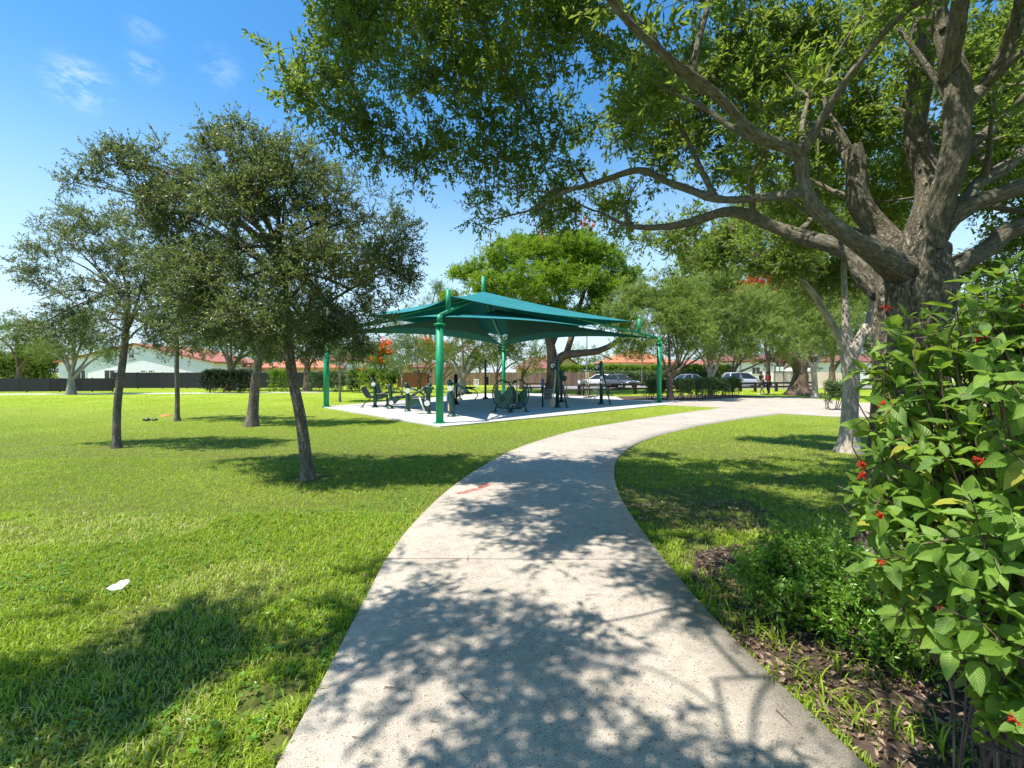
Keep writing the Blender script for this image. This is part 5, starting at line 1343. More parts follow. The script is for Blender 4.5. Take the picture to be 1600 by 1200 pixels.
generic('peacock_tree', 'small yellow green tree with orange blossom behind the front post', 655, 44, 1.2, .15, [(655, 552, 0, 22), (680, 548, 1, 18), (640, 570, 0, 14), (700, 560, 1, 14)], M['autumn_leaf'], 'brown_bark', 62, group=BG, flower=(M['orange_flower'], 45, .36, 2.5))
generic('shade_tree', 'dark leafy tree filling gap behind the round-plate walker', 815, 45, 1.6, .2, [(815, 555, 0, 26), (845, 545, 2, 24), (790, 560, 2, 20), (830, 572, 0, 18)], M['far_leaf'], 'brown_bark', 63, group=BG)
generic('peacock_shrub', 'bushy peacock shrub loaded with orange red blossom left of the front post', 588, 37, .5, .1, [(590, 562, 0, 22), (565, 580, .5, 18), (610, 580, .5, 20), (588, 590, -.5, 22), (575, 550, .5, 12), (605, 550, .5, 14), (550, 592, .3, 12)], M['hedge_leaf'], 'brown_bark', 64, ncl=46, flower=(M['orange_flower'], 60, .34, 2.2), leaf=(.1, .04), tl=.4)
generic('peacock_tree', 'yellow green tree with orange tips behind the rowing machine', 690, 47, 1.2, .15, [(690, 560, 0, 20), (715, 548, 1, 20), (740, 565, 0, 16), (668, 545, 1, 16)], M['autumn_leaf'], 'brown_bark', 69, group=BG, flower=(M['orange_flower'], 26, .34, 2.5))
generic('shade_tree', 'dark leafy tree left of the broad poinciana trunk, behind the back post', 775, 48, 1.6, .2, [(775, 552, 0, 24), (800, 542, 1, 22), (755, 545, 1, 20), (845, 560, 0, 18)], M['autumn_leaf'], 'brown_bark', 59, group=BG)
generic('lawn_tree', 'thin trunked lawn tree just right of the left shelter post', 531, 26.0, 1.6, .06, [(530, 545, 0, 30), (555, 555, .5, 22), (510, 540, .5, 24), (540, 515, .3, 24), (575, 540, .5, 18)], M['shrub_leaf'], 'grey_bark', 65, ncl=30, group=BG, leaf=(.09, .04), tl=.35)
generic('lawn_tree', 'thin pale tree with twin stems on the lawn behind bench machines', 628, 31.0, 1.3, .06, [(628, 562, 0, 24), (645, 552, .5, 18), (612, 572, .5, 16), (630, 540, .5, 18)], M['shrub_leaf'], 'pale_bark', 66, ncl=30, group=BG, leaf=(.09, .04), tl=.35)
generic('spire_tree', 'feathery dark evergreen rising left of the canopy peak', 672, 60, 4, .3, [(675, 490, 0, 30), (650, 500, 1, 28), (690, 468, 0, 20), (640, 515, 1, 22), (618, 508, 1, 16), (705, 490, 1, 24), (682, 452, 0, 13), (620, 530, 1, 18)], M['far_leaf'], 'brown_bark', 67, ncl=34, group=BG, tl=.8, leaf=(.2, .05))
generic('lawn_tree', 'round crowned tree standing at the black fence, far left', 111, 34.5, 1.5, .22, [(110, 530, 0, 34), (75, 520, 0, 26), (150, 530, 1, 28), (110, 500, 1, 28), (70, 550, 1, 18), (165, 555, 0, 16), (140, 500, 1, 22)], M['far_leaf'], 'grey_bark', 68, ncl=34, group=BG, leaf=(.11, .045))
for i, (x, d, lab, lob) in enumerate([
    (30, 52, 'dense olive tree beyond the fence at left edge of lawn', [(25, 530, 0, 34), (-20, 520, 0, 34), (60, 545, 0, 24), (20, 505, 0, 20)]),
    (360, 41, 'grey trunked tree by the dark hedge behind the lawn', [(360, 520, 0, 34), (330, 535, 1, 26), (395, 530, 1, 28), (360, 490, 1, 26), (420, 545, 1, 22)]),
    (480, 40, 'leafy tree standing left of the left shelter post', [(480, 530, 0, 34), (510, 545, 1, 22), (450, 540, 1, 26), (490, 500, 1, 26)]),
    (1300, 44, 'dark red trunked tree with green crown near the right plaza', [(1300, 530, 0, 30), (1340, 520, 0, 34), (1370, 540, 1, 28), (1330, 480, 0, 36), (1390, 490, 1, 36)]),
    (1060, 62, 'broad dark tree behind the parked cars', [(1050, 500, 0, 30), (1090, 490, 1, 34), (1020, 470, 1, 30), (1130, 500, 1, 34), (1160, 520, 1, 30)]),
    (1145, 58, 'dark trunked street tree behind the silver suv', [(1180, 520, 0, 34), (1150, 550, 0, 22), (1220, 510, 1, 36), (1200, 560, 0, 20)]),
    (1217, 56, 'tall street tree behind the cream wall', [(1250, 510, 0, 40), (1290, 500, 1, 36), (1220, 550, 1, 22), (1270, 560, 0, 20), (1180, 460, 2, 36)]),
    (985, 75, 'pale green palm-like tree top beside orange roofed house', [(985, 545, 0, 12), (940, 555, 0, 14), (905, 548, 0, 16)]),
    (1480, 40, 'leafy tree beyond the firebush at right edge', [(1440, 520, 0, 44), (1520, 500, 0, 50), (1600, 480, 0, 60), (1480, 560, 0, 34), (1560, 570, 0, 40), (1450, 450, 1, 40)])]):
    generic('street_tree', lab, x, d, 2.2, .28, lob, M['myrtle_leaf'] if x == 985 else M['far_leaf'], 'brown_bark', 80 + i, group=BG, ncl=30, leaf=(.16, .065))
generic('street_tree', 'tall pale green street tree filling gap under the oak limb', 1110, 57, 3, .3, [(1110, 440, 0, 40), (1070, 455, 1, 34), (1145, 425, 1, 36), (1085, 410, 1, 26), (1120, 480, 0, 40), (1060, 490, 1, 34), (1170, 470, 1, 36)], M['myrtle_leaf'], 'brown_bark', 98, group=BG, ncl=55, leaf=(.2, .09))
generic('street_tree', 'tall mid green street tree behind the red blossom', 1255, 59, 3, .3, [(1255, 430, 0, 40), (1215, 425, 1, 34), (1295, 430, 1, 40), (1240, 395, 1, 30), (1335, 410, 0, 36), (1280, 480, 0, 40), (1210, 480, 1, 34), (1340, 470, 1, 36)], M['far_leaf'], 'brown_bark', 99, group=BG, ncl=55, leaf=(.2, .09))
generic('flame_tree', 'far tree topped with red flower clusters above the plaza', 1200, 50, 3, .25, [(1200, 470, 0, 34), (1170, 462, 0, 26), (1235, 465, 0, 26), (1200, 500, 0, 40)], M['poinciana_leaf'], 'brown_bark', 95, ncl=34, flower=(M['red_flower'], 44, .75, 2.2), leaf=(.2, .07))
def flared():
    d = 33.5; base = np.array([(1247 - 800) / F * d, d, 0]); T_ = lambda *q: [px(x, y, d + z) for x, y, z in q]
    limbs = [(T_((1252, 590, 0), (1247, 572, 0), (1236, 560, -.2), (1222, 545, -.4), (1200, 520, -.5)), [.5, .42, .36, .3, .15]), (T_((1253, 585, 0), (1258, 565, 0), (1268, 540, 0)), [.3, .25, .12])]
    for an in np.arange(0, 6.28, .8): limbs.append(([base + [.1, 0, .9], base + [.1 + .5 * math.cos(an), .5 * math.sin(an), .35], base + [.1 + 1.05 * math.cos(an), 1.05 * math.sin(an), .02]], [.42, .26, .06]))
    L_ = [(px(x, y, d + dd), (r / F * d,) * 3, 50) for x, y, dd, r in [(1200, 520, 0, 30), (1240, 520, .5, 30), (1275, 530, .5, 26), (1165, 510, 0, 30), (1215, 490, 1, 34)]]
    make_tree('fig_tree', 'stout old tree with flared buttress trunk beside the rail fence', 'tree', base, [base - [0, 0, .1], px(1249, 600, d), px(1252, 585, d)], [.62, .5, .44], L_, M['myrtle_leaf'], M['brown_bark'], 97, twigs=8, per=9, tl=.45, leaf=(.11, .045), limbs=limbs, twiggeo=False)
flared()

# ------------------------------------------------------------------ shrubs
def leafy_leaf(P, D, Nn, ln, wd, rng):
    """curved leaves with a real outline: 7 stations x 3 across"""
    n = len(P); D = norm(D); Nn = norm(Nn - D * np.sum(Nn * D, 1, keepdims=True)); S = np.cross(D, Nn)
    st = np.array([0, .12, .3, .5, .7, .87, 1.0]); hw = np.array([.02, .62, .98, 1.0, .72, .34, .01]) * .5
    cur = rng.uniform(.05, .4, n)[:, None]; vs = []; uv = []
    for s_, h_ in zip(st, hw):
        c = P + D * (ln[:, None] * s_) - Nn * (ln[:, None] * cur * s_ * s_)
        wave = np.sin(s_ * 9 + rng.random(n) * 6)[:, None] * .05 * wd[:, None]
        for k in (-1, 0, 1):
            vs.append(c + S * (k * h_ * wd[:, None]) + Nn * (abs(k) * h_ * wd[:, None] * .32 + (wave if k else 0))); uv.append((k * 1.0, s_))
    v = np.stack(vs, 1).reshape(-1, 3); uvs = np.tile(np.array(uv), (n, 1))
    q = []
    for i in range(6):
        for k in range(2): a = i * 3 + k; q.append((a, a + 1, a + 4, a + 3))
    f = (np.array(q)[None] + np.arange(n)[:, None, None] * 21).reshape(-1, 4)
    return v, f, uvs
def firebush():
    rng = np.random.default_rng(15)
    base = np.array([2.05, 1.75, 0]); t = thing('firebush', 'tall leafy bush with red tubular flowers at the right edge of the path', 'bush', base)
    w = Wood(); P = []; D = []; NN = []; LN = []; FL = []
    lobes = [(px(1500, 560, 1.85), .30), (px(1420, 620, 1.9), .22), (px(1560, 520, 1.65), .26), (px(1460, 760, 1.85), .32), (px(1560, 760, 1.6), .34), (px(1400, 780, 1.9), .15), (px(1520, 920, 1.65), .30), (px(1590, 1000, 1.45), .26), (px(1600, 640, 1.5), .28), (px(1450, 900, 1.75), .2),
             (px(1640, 850, 1.5), .4), (px(1700, 600, 1.7), .4), (px(1580, 470, 1.8), .12), (px(1585, 1100, 1.45), .07), (px(1500, 680, 2.1), .34), (px(1580, 880, 2.1), .4), (px(1530, 960, 1.75), .2)]
    for c, r in lobes:
        n = int(12 + 235 * r * r)
        for e in sample_lobe(c - base, (r, r, r), n, rng, 2.2):
            root = np.array([rng.normal() * .08, rng.normal() * .08, 0]) + e * [.42, .42, .0]
            o = e - (c - base); dirn = norm((o + rng.normal(size=3) * .12 + np.array([-.05, -.1, .10]))[None])[0]
            st = e - dirn * rng.uniform(.10, .2)
            q1 = root + (e * [.6, .6, .75] - root) * .7; pts = smooth_line(np.array([root, q1, st, e]), .05); pts = pts if rng.random() < .07 else pts[len(pts) // 2:]; w.tube(pts, np.linspace(.0055, .002, len(pts)), 5, False)
            # whorls of leaves along the end of the stem
            nw = rng.integers(2, 4)
            for k in range(nw):
                p = e - dirn * (.055 * k) + rng.normal(size=3) * .004
                az0 = rng.uniform(0, 6.28); a = norm(np.cross(dirn, [.3, .1, .95])[None])[0]; b = np.cross(dirn, a); m = 3 if k else rng.integers(3, 5)
                for j in range(m):
                    az = az0 + j * 2 * PI / m; out = a * math.cos(az) + b * math.sin(az)
                    sp = 1.0 if k else .65
                    d = norm((out * sp + dirn * (.55 if k else .8) + np.array([0, 0, -.12]))[None])[0]
                    P.append(p + d * .008); D.append(d); NN.append(norm((dirn * .6 + np.array([0, -.25, .9]) + rng.normal(size=3) * .25)[None])[0])
                    LN.append(rng.uniform(.05, .116) * (1 if k else rng.uniform(.4, .95)))
            if rng.random() < .16: FL.append((e, dirn))
    P, D, NN, LN = map(np.array, (P, D, NN, LN))
    v, f, uv = leafy_leaf(P, D, NN, LN, LN * rng.uniform(.40, .52, len(LN)), rng)
    rn = np.clip(.1 + .6 * rng.random(len(P)) + .28 * (LN < .05), 0, .9); rn = np.where(rng.random(len(P)) < .025, 1, rn)
    w.build('stems', M['brown_bark'], t)
    mesh_np('leaves', v, f, M['fire_leaf'], t, True, rnd=np.repeat(rn, 21), uv=uv)
    wanted = [px(1535, 719, 1.5), px(1382, 635, 1.8), px(1350, 742, 1.82), px(1347, 728, 1.82), px(1343, 742, 1.82), px(1395, 642, 1.8), px(1380, 805, 1.75), px(1525, 527, 1.6), px(1385, 478, 1.85), px(1565, 428, 1.8), px(1375, 875, 1.7), px(1590, 1128, 1.35), px(1465, 955, 1.6), px(1560, 430, 1.8), px(1590, 475, 1.7)]
    for e, dn in FL[:3] + [(q - base, norm(rng.normal(size=(1, 3)) + [[-.3, -.6, .5]])[0]) for q in wanted]:
        w = Wood()
        for k in range(rng.integers(9, 15)):
            d = norm((dn + rng.normal(size=3) * .75)[None])[0]; l = rng.uniform(.014, .028)
            w.tube(np.array([e, e + d * l * .6, e + d * l]), [.0014, .0024, .0017], 5)
        mesh_np('flower', np.concatenate(w.v), [np.concatenate(w.q), np.concatenate(w.t)], M['red_flower'], t, True, rnd=rng.random(w.n) * .6)
firebush()

def small_shrub(label, c, r, h, n, seed, lob=None):
    rng = np.random.default_rng(seed); t = thing('low_shrub', label, 'shrub', c, 0, 'low small-leaved shrubs under the oak')
    cs = sample_lobe((0, 0, h * .5), (r, r, h * .55), n, rng, 1.8); cs = cs[cs[:, 2] > .03]
    cs[:, 2] *= .6 + .7 * vnoise(cs * [1, 1, 0] + c, 4)
    w = Wood()
    for p in cs[::2]:
        q = np.array([p * [.25, .25, 0], p * [.7, .7, .55], p]); w.tube(q, [.006, .004, .002], 4, False)
    v, tri, tn = foliage(cs, rng, 6, 9, .13, (.034, .017), None, .7, 0, 0, w, .0016, tone=vnoise(cs + c, 4.0))
    w.build('stems', M['brown_bark'], t); mesh_np('leaves', v, tri, M['small_leaf'], t, rnd=tn)
small_shrub('low bright green small-leaved shrub nearest the path under oak', G(1255, 965), .44, .46, 340, 71)
small_shrub('low dark green small-leaved shrub between oak foot and firebush', G(1410, 1015), .52, .46, 420, 72)
small_shrub('sparse small-leaved shrub at the foot of the oak trunk', G(1290, 905), .34, .32, 150, 73)
def tufts():
    rng = np.random.default_rng(8); V = []; T = []; RN = []; off = 0
    spots = [G(1330, 1050), G(1350, 1010), G(1250, 1060), G(1310, 1100), G(1390, 1140), G(1440, 1160), G(1290, 1120), G(1210, 1010), G(1180, 985), G(1120, 930)]
    for s_ in spots:
        for k in range(26):
            az = rng.uniform(0, 6.28); h = np.array([math.cos(az), math.sin(az), 0]); l = rng.uniform(.10, .26); b = s_ + rng.normal(size=3) * [.07, .07, 0]; sd = np.array([-h[1], h[0], 0]); ln = rng.uniform(.2, .9)
            for j in range(6):
                u = j / 5; p = b + np.array([0, 0, l * (u - u * u * .35 * (1 + ln))]) + h * l * ln * u * u; wd = .004 * (1 - u ** 3); V += [p - sd * wd, p + sd * wd]; RN += [.2 + .5 * rng.random()] * 2
            T += [(off + 2 * j, off + 2 * j + 1, off + 2 * j + 3, off + 2 * j + 2) for j in range(5)]; off += 12
    o = mesh_np('weed_tufts', np.array(V), np.array(T), M['grass'], rnd=np.array(RN)); tag(o, 'long thin grass weeds sprouting from the leafy bed', 'weeds', kind='stuff')
tufts()

def hedge(name, label, a, b, depth, h, mat, seed, dens=60, leaf=(.09, .04), legs=0.0, group=None, wob=.12, cat='hedge'):
    rng = np.random.default_rng(seed); a = np.asarray(a, float)[:2]; b = np.asarray(b, float)[:2]; ln = np.linalg.norm(b - a); u = (b - a) / ln; n_ = np.array([-u[1], u[0]])
    t = thing(name, label, cat, (*(a), 0), 0, group)
    n = int(ln * h * dens); x = rng.uniform(0, ln, n); y = rng.uniform(-.5, .5, n) * depth; z = legs + (h - legs) * rng.random(n) ** .6
    side = rng.random(n); y = np.where(side < .5, -depth / 2 + rng.random(n) * .15, y); z = np.where(side > .7, h - rng.random(n) * .2, z)
    cs = np.stack([x * u[0] + y * n_[0], x * u[1] + y * n_[1], z], 1)
    cs[:, 2] += (vnoise(cs + seed, 1.6) - .5) * wob * 2
    v, tri, tn = foliage(cs, rng, 6, 7, max(.16, leaf[0] * 2), leaf, None, .4)
    mesh_np('foliage', v, tri, mat, t, rnd=tn)
    w = Wood()
    for x_ in np.arange(.15, ln, .35 if legs else .6):
        for k in range(3 if legs else 2):
            p = np.array([x_, rng.uniform(-.3, .3) * depth, 0]); e = p + [rng.normal() * .15, rng.normal() * .12, h * .85]
            q = np.array([[p[0] * u[0] + p[1] * n_[0], p[0] * u[1] + p[1] * n_[1], 0], [e[0] * u[0] + e[1] * n_[0], e[0] * u[1] + e[1] * n_[1], e[2]]]); w.tube(np.array([q[0], (q[0] + q[1]) / 2 + rng.normal(size=3) * .05, q[1]]), [.02, .015, .008], 5, False)
    w.build('stems', M['brown_bark'], t)
    return t
# shrub row on the bed by the plaza: five separate shrubs side by side
for i, (x0, x1, y, lab) in enumerate([(1008, 1034, 625, 'leggy shrub just left of the right shelter post'), (1052, 1078, 626.5, 'leggy shrub right of the right shelter post'), (1078, 1106, 625, 'leggy green shrub in middle of the plaza row'), (1104, 1130, 623, 'leggy shrub round the pale fan-stemmed myrtle'), (1126, 1150, 621, 'end shrub of the row nearest the silver suv')]):
    hedge('plaza_shrub', lab, G(x0, y), G(x1, y - .4), .9, 1.15, M['shrub_leaf'], 110 + i, 100, (.10, .045), .35, 'leggy shrubs in the bed by the plaza', cat='shrub')
hedge('plaza_shrub', 'round shrub on bare stems beside the mottled myrtle', G(1287, 640.5), G(1322, 641), .8, 1.15, M['shrub_leaf'], 117, 110, (.09, .04), .35, 'leggy shrubs in the bed by the plaza', cat='shrub')
hedge('clipped_hedge', 'tall clipped bright green hedge before the orange roofed house', (5.5, 62.5), (30, 63.5), 1.4, 2.45, M['hedge_leaf'], 121, 26, (.17, .08))
hedge('clipped_hedge', 'lower clipped hedge behind the parked grey suv', (9, 60.3), (27, 61), 1.2, 1.55, M['shrub_leaf'], 122, 26, (.17, .08))
hedge('dark_hedge', 'dark hedge beside the brown wooden gate behind the lawn', G(547, 613), G(622, 612.5), 1.2, 1.75, M['dark_hedge_leaf'], 123, 60, (.12, .05))
hedge('dark_hedge', 'dark hedge at right end of the black fence', G(322, 613.5), G(400, 614), 1.3, 1.7, M['dark_hedge_leaf'], 124, 60, (.12, .05))
hedge('dark_hedge', 'tall dark thicket behind the low fence at left frame edge', ((-150 - 800) / F * 60, 60), ((92 - 800) / F * 60, 60), 2.0, 3.6, M['far_leaf'], 127, 40, (.22, .1), 0, None, .8)
hedge('lawn_shrub', 'lighter green shrub before the black fence behind leaning trunk', G(425, 612), G(458, 612), 1.2, 1.75, M['hedge_leaf'], 125, 50, (.12, .05), cat='shrub')
hedge('lawn_shrub', 'green shrub between left shelter post and black fence', G(486, 612), G(548, 612), 1.2, 1.6, M['shrub_leaf'], 126, 50, (.12, .05), cat='shrub')

#PART4
# ------------------------------------------------------------------ fences and walls
def screen_fence(name, label, a, b, h, mat, postmat, step=2.4, thick=.03):
    a = np.asarray(a, float)[:2]; b = np.asarray(b, float)[:2]; ln = np.linalg.norm(b - a); rz = math.atan2(b[1] - a[1], b[0] - a[0])
    t = thing(name, label, 'fence', (a[0], a[1], 0), rz)
    m = MB(); m.box((ln / 2, 0, h / 2 + .04), (ln, thick, h - .06)); m.build('panel', mat, t)
    m = MB()
    for z in (.25, h - .2): m.box((ln / 2, .06, z), (ln, .05, .09))
    m.build('rail', postmat, t)
    n = int(ln / step) + 1
    for k in range(min(n + 1, 60)):
        m = MB(); m.box((min(k * step, ln), .05, h / 2 + .03), (.09, .09, h + .06), 0, .01); m.build('post', postmat, t)
    return t
screen_fence('screen_fence', 'low black screened fence along the far left of the lawn', G(-120, 614), G(176, 612.2), 1.15, M['screen_black'], M['black'])
screen_fence('screen_fence', 'taller black screened fence in front of the white gabled house', ((176 - 800) / F * 46, 46), ((520 - 800) / F * 47, 47), 1.62, M['screen_black'], M['black'])
screen_fence('board_fence', 'weathered tan board fence far behind the exercise pad', ((672 - 800) / F * 56, 56), ((930 - 800) / F * 57, 57), 1.62, M['plank_tan'], M['wood_rail'])
screen_fence('board_gate', 'brown wooden board gate beside the dark hedge', ((622 - 800) / F * 48, 48), ((668 - 800) / F * 48.5, 48.5), 1.62, M['plank_brown'], M['wood_rail'], 1.5)

def rail_fence(label, a, b, h):
    a = np.asarray(a)[:2]; b = np.asarray(b)[:2]; ln = np.linalg.norm(b - a); rz = math.atan2(b[1] - a[1], b[0] - a[0])
    t = thing('rail_fence', label, 'fence', (a[0], a[1], 0), rz)
    n = int(round(ln / 2.5)); s = ln / n
    for k in range(n + 1):
        m = MB(); m.box((k * s, 0, h / 2), (.2, .2, h), 0, .02); m.build('post', M['wood_rail'], t)
    for k in range(n):
        for z in (h * .52, h * .93):
            m = MB(); m.box(((k + .5) * s, -.12, z), (s - .02, .06, .16), 0, .01); m.build('rail', M['wood_rail'], t)
rail_fence('dark two-rail timber fence between the park and the parking lot', G(905, 617.5), G(1275, 610.5), .80)

def cream_wall():
    d = 49.0; X = lambda x: (x - 800) / F * d
    t = thing('garden_wall', 'cream rendered wall behind the rail fence', 'wall', (X(1208), d, 0))
    m = MB(); m.box((2.1, 0, .86), (4.2, .2, 1.72)); m.box((2.1, 0, 1.75), (4.3, .28, .06)); m.build('front_panel', M['stucco_cream'], t)
    m = MB(); m.prism([(0, 0), (4.0, 0), (4.0, 1.1), (2.4, 1.6), (0, 1.72)], (4.1, -.2, 0), (.86, -.5, 0), (0, 0, 1), .2); m.build('side_panel', M['stucco_cream'], t)
cream_wall()

# ------------------------------------------------------------------ houses
def house(name, label, loc, rz, w, dp, eave, ridge, wall, roof, kind='gable', windows=(), over=.35, ridge_axis='y'):
    """front is the -y side; gable: the ridge runs along local y (gable end to the front) or x"""
    t = thing(name, label, 'house', (loc[0], loc[1], 0), rz)
    b = MB(); b.box((0, dp / 2, eave / 2), (w, dp, eave))
    th = .18
    if kind == 'gable' and ridge_axis == 'y':
        b.prism([(-w / 2, 0), (w / 2, 0), (0, ridge - eave)], (0, .1, eave), (1, 0, 0), (0, 0, 1), .2)
        b.prism([(-w / 2, 0), (w / 2, 0), (0, ridge - eave)], (0, dp - .1, eave), (1, 0, 0), (0, 0, 1), .2)
    if kind == 'gable' and ridge_axis == 'x':
        for x in (-w / 2 + .1, w / 2 - .1): b.prism([(0, 0), (dp, 0), (dp / 2, ridge - eave)], (x, 0, eave), (0, 1, 0), (0, 0, 1), .2)
    b.build('wall', wall, t)
    r = MB(); o = over
    if kind == 'gable' and ridge_axis == 'y':
        sl = (ridge - eave) / (w / 2)
        for s in (-1, 1):
            pr = [(0, 0), (s * (w / 2 + o), -sl * (w / 2 + o)), (s * (w / 2 + o), -sl * (w / 2 + o) + th), (0, th + .02)]
            r.prism(pr if s < 0 else pr[::-1], (0, dp / 2, ridge + .01), (1, 0, 0), (0, 0, 1), dp + 2 * o)
    elif kind == 'gable':
        sl = (ridge - eave) / (dp / 2)
        for s in (-1, 1):
            pr = [(0, 0), (s * (dp / 2 + o), -sl * (dp / 2 + o)), (s * (dp / 2 + o), -sl * (dp / 2 + o) + th), (0, th + .02)]
            r.prism(pr if s < 0 else pr[::-1], (0, dp / 2, ridge + .01), (0, 1, 0), (0, 0, 1), w + 2 * o)
    else:
        x, y0, y1 = w / 2 + o, -o, dp + o; k = min(w, dp) / 2 * .98
        if w > dp: rg = [(-(w / 2 - k), dp / 2), (w / 2 - k, dp / 2)]
        else: rg = [(0, k), (0, dp - k)]
        v = [(-x, y0, eave), (x, y0, eave), (x, y1, eave), (-x, y1, eave), (-x, y0, eave + th), (x, y0, eave + th), (x, y1, eave + th), (-x, y1, eave + th), (*rg[0], ridge), (*rg[1], ridge)]
        f = [(0, 3, 2, 1), (0, 1, 5, 4), (1, 2, 6, 5), (2, 3, 7, 6), (3, 0, 4, 7)]
        f += [(4, 5, 9, 8), (5, 6, 9), (6, 7, 8, 9), (7, 4, 8)] if w > dp else [(4, 5, 8), (5, 6, 9, 8), (6, 7, 9), (7, 4, 8, 9)]
        r._add(v, f)
    r.build('roof', roof, t)
    for (x, z, ww, hh) in windows:
        m = MB()
        for sx in (-1, 1): m.box((x + sx * (ww / 2), -.03, z), (.08, .08, hh + .16))
        for sz in (-1, 1): m.box((x, -.03, z + sz * hh / 2), (ww - .08, .08, .08))
        m.box((x, -.02, z), (.05, .06, hh - .08)); fr = m.build('window', M['white_paint'], t)
        m = MB(); m.box((x, -.005, z), (ww, .03, hh)); m.build('pane', M['glass_dark'], fr)
    return t
def HX(x, d): return (x - 800) / F * d
house('house', 'white gabled house with red tile roof behind the black fence', (HX(212, 52), 52), 0, 17.4, 11, 2.75, 4.75, M['stucco_white'], M['tile_red'], 'gable',
      [(HX(127, 52) - HX(212, 52), 1.25, 1.1, 1.3), (HX(172, 52) - HX(212, 52), 1.25, 1.2, 1.3), (HX(224, 52) - HX(212, 52), 1.75, .5, .25), (HX(236, 52) - HX(212, 52), 1.75, .5, .25)])
house('house', 'low white house with pinkish tile roof right of the gabled house', (HX(345, 58), 58), 0, 7, 9, 2.3, 3.3, M['stucco_white'], M['tile_red'], 'hip', [(0, 1.3, 1.2, 1.0)])
house('house', 'long peach house with orange tile roof behind the leaning oak', (HX(455, 60), 60), 0, 11, 9, 2.1, 3.6, M['stucco_peach'], M['tile_orange'], 'hip', [(-3, 1.2, 1.3, 1.0), (2.5, 1.2, 1.3, 1.0)])
house('house', 'white two-part house glimpsed between left shelter post and orange blossom', (HX(525, 64), 64), 0, 4.5, 8, 3.2, 4.4, M['stucco_white'], M['tile_dark'], 'hip', [(0, 1.8, 1.0, 1.2)])
house('house', 'small greyish house above the brown board gate', (HX(668, 66), 66), 0, 8, 8, 2.2, 3.3, M['stucco_peach'], M['tile_dark'], 'hip', [(-1.5, 1.6, 1.1, .8), (1.8, 1.6, 1.1, .8)])
house('house', 'yellow gabled house with dark red tile roof beyond the tan fence', (HX(884, 70), 70), .62, 6.4, 8.5, 2.3, 3.95, M['stucco_yellow'], M['tile_dark'], 'gable', [(-.6, 1.4, 1.0, 1.0)], ridge_axis='y')
house('house', 'big white house with bright orange hipped roof beyond the hedge', (HX(1003, 74), 74), 0, 11.0, 12, 3.05, 5.75, M['stucco_white'], M['tile_orange'], 'hip', [(-2.5, 1.6, 1.3, 1.1), (2.0, 1.6, 1.3, 1.1)])
house('house', 'low orange roofed wing seen past the right shelter post', (HX(1042, 70), 70), 0, 6.2, 8, 2.15, 3.2, M['stucco_white'], M['tile_orange'], 'hip', [(0, 1.3, 1.2, 1.0)])
house('house', 'pale house with faded red roof behind the dark parked car', (HX(1090, 78), 78), 0, 8, 9, 2.5, 3.9, M['stucco_white'], M['tile_red'], 'hip', [(-2, 1.5, 1.2, 1.0), (2, 1.5, 1.2, 1.0)])
house('house', 'white flat-walled house behind the silver suv and street trees', (HX(1190, 80), 80), 0, 17, 10, 3.4, 4.8, M['stucco_white'], M['tile_dark'], 'hip', [(-5, 1.9, 1.4, 1.2), (-1, 1.9, 1.4, 1.2), (4, 1.9, 1.4, 1.2)])
house('house', 'white house seen through the trees right of the flared trunk', (HX(1380, 72), 72), 0, 22, 10, 3.2, 4.6, M['stucco_white'], M['tile_dark'], 'hip', [(-6, 1.8, 1.4, 1.2), (0, 1.8, 1.4, 1.2), (6, 1.8, 1.4, 1.2)])

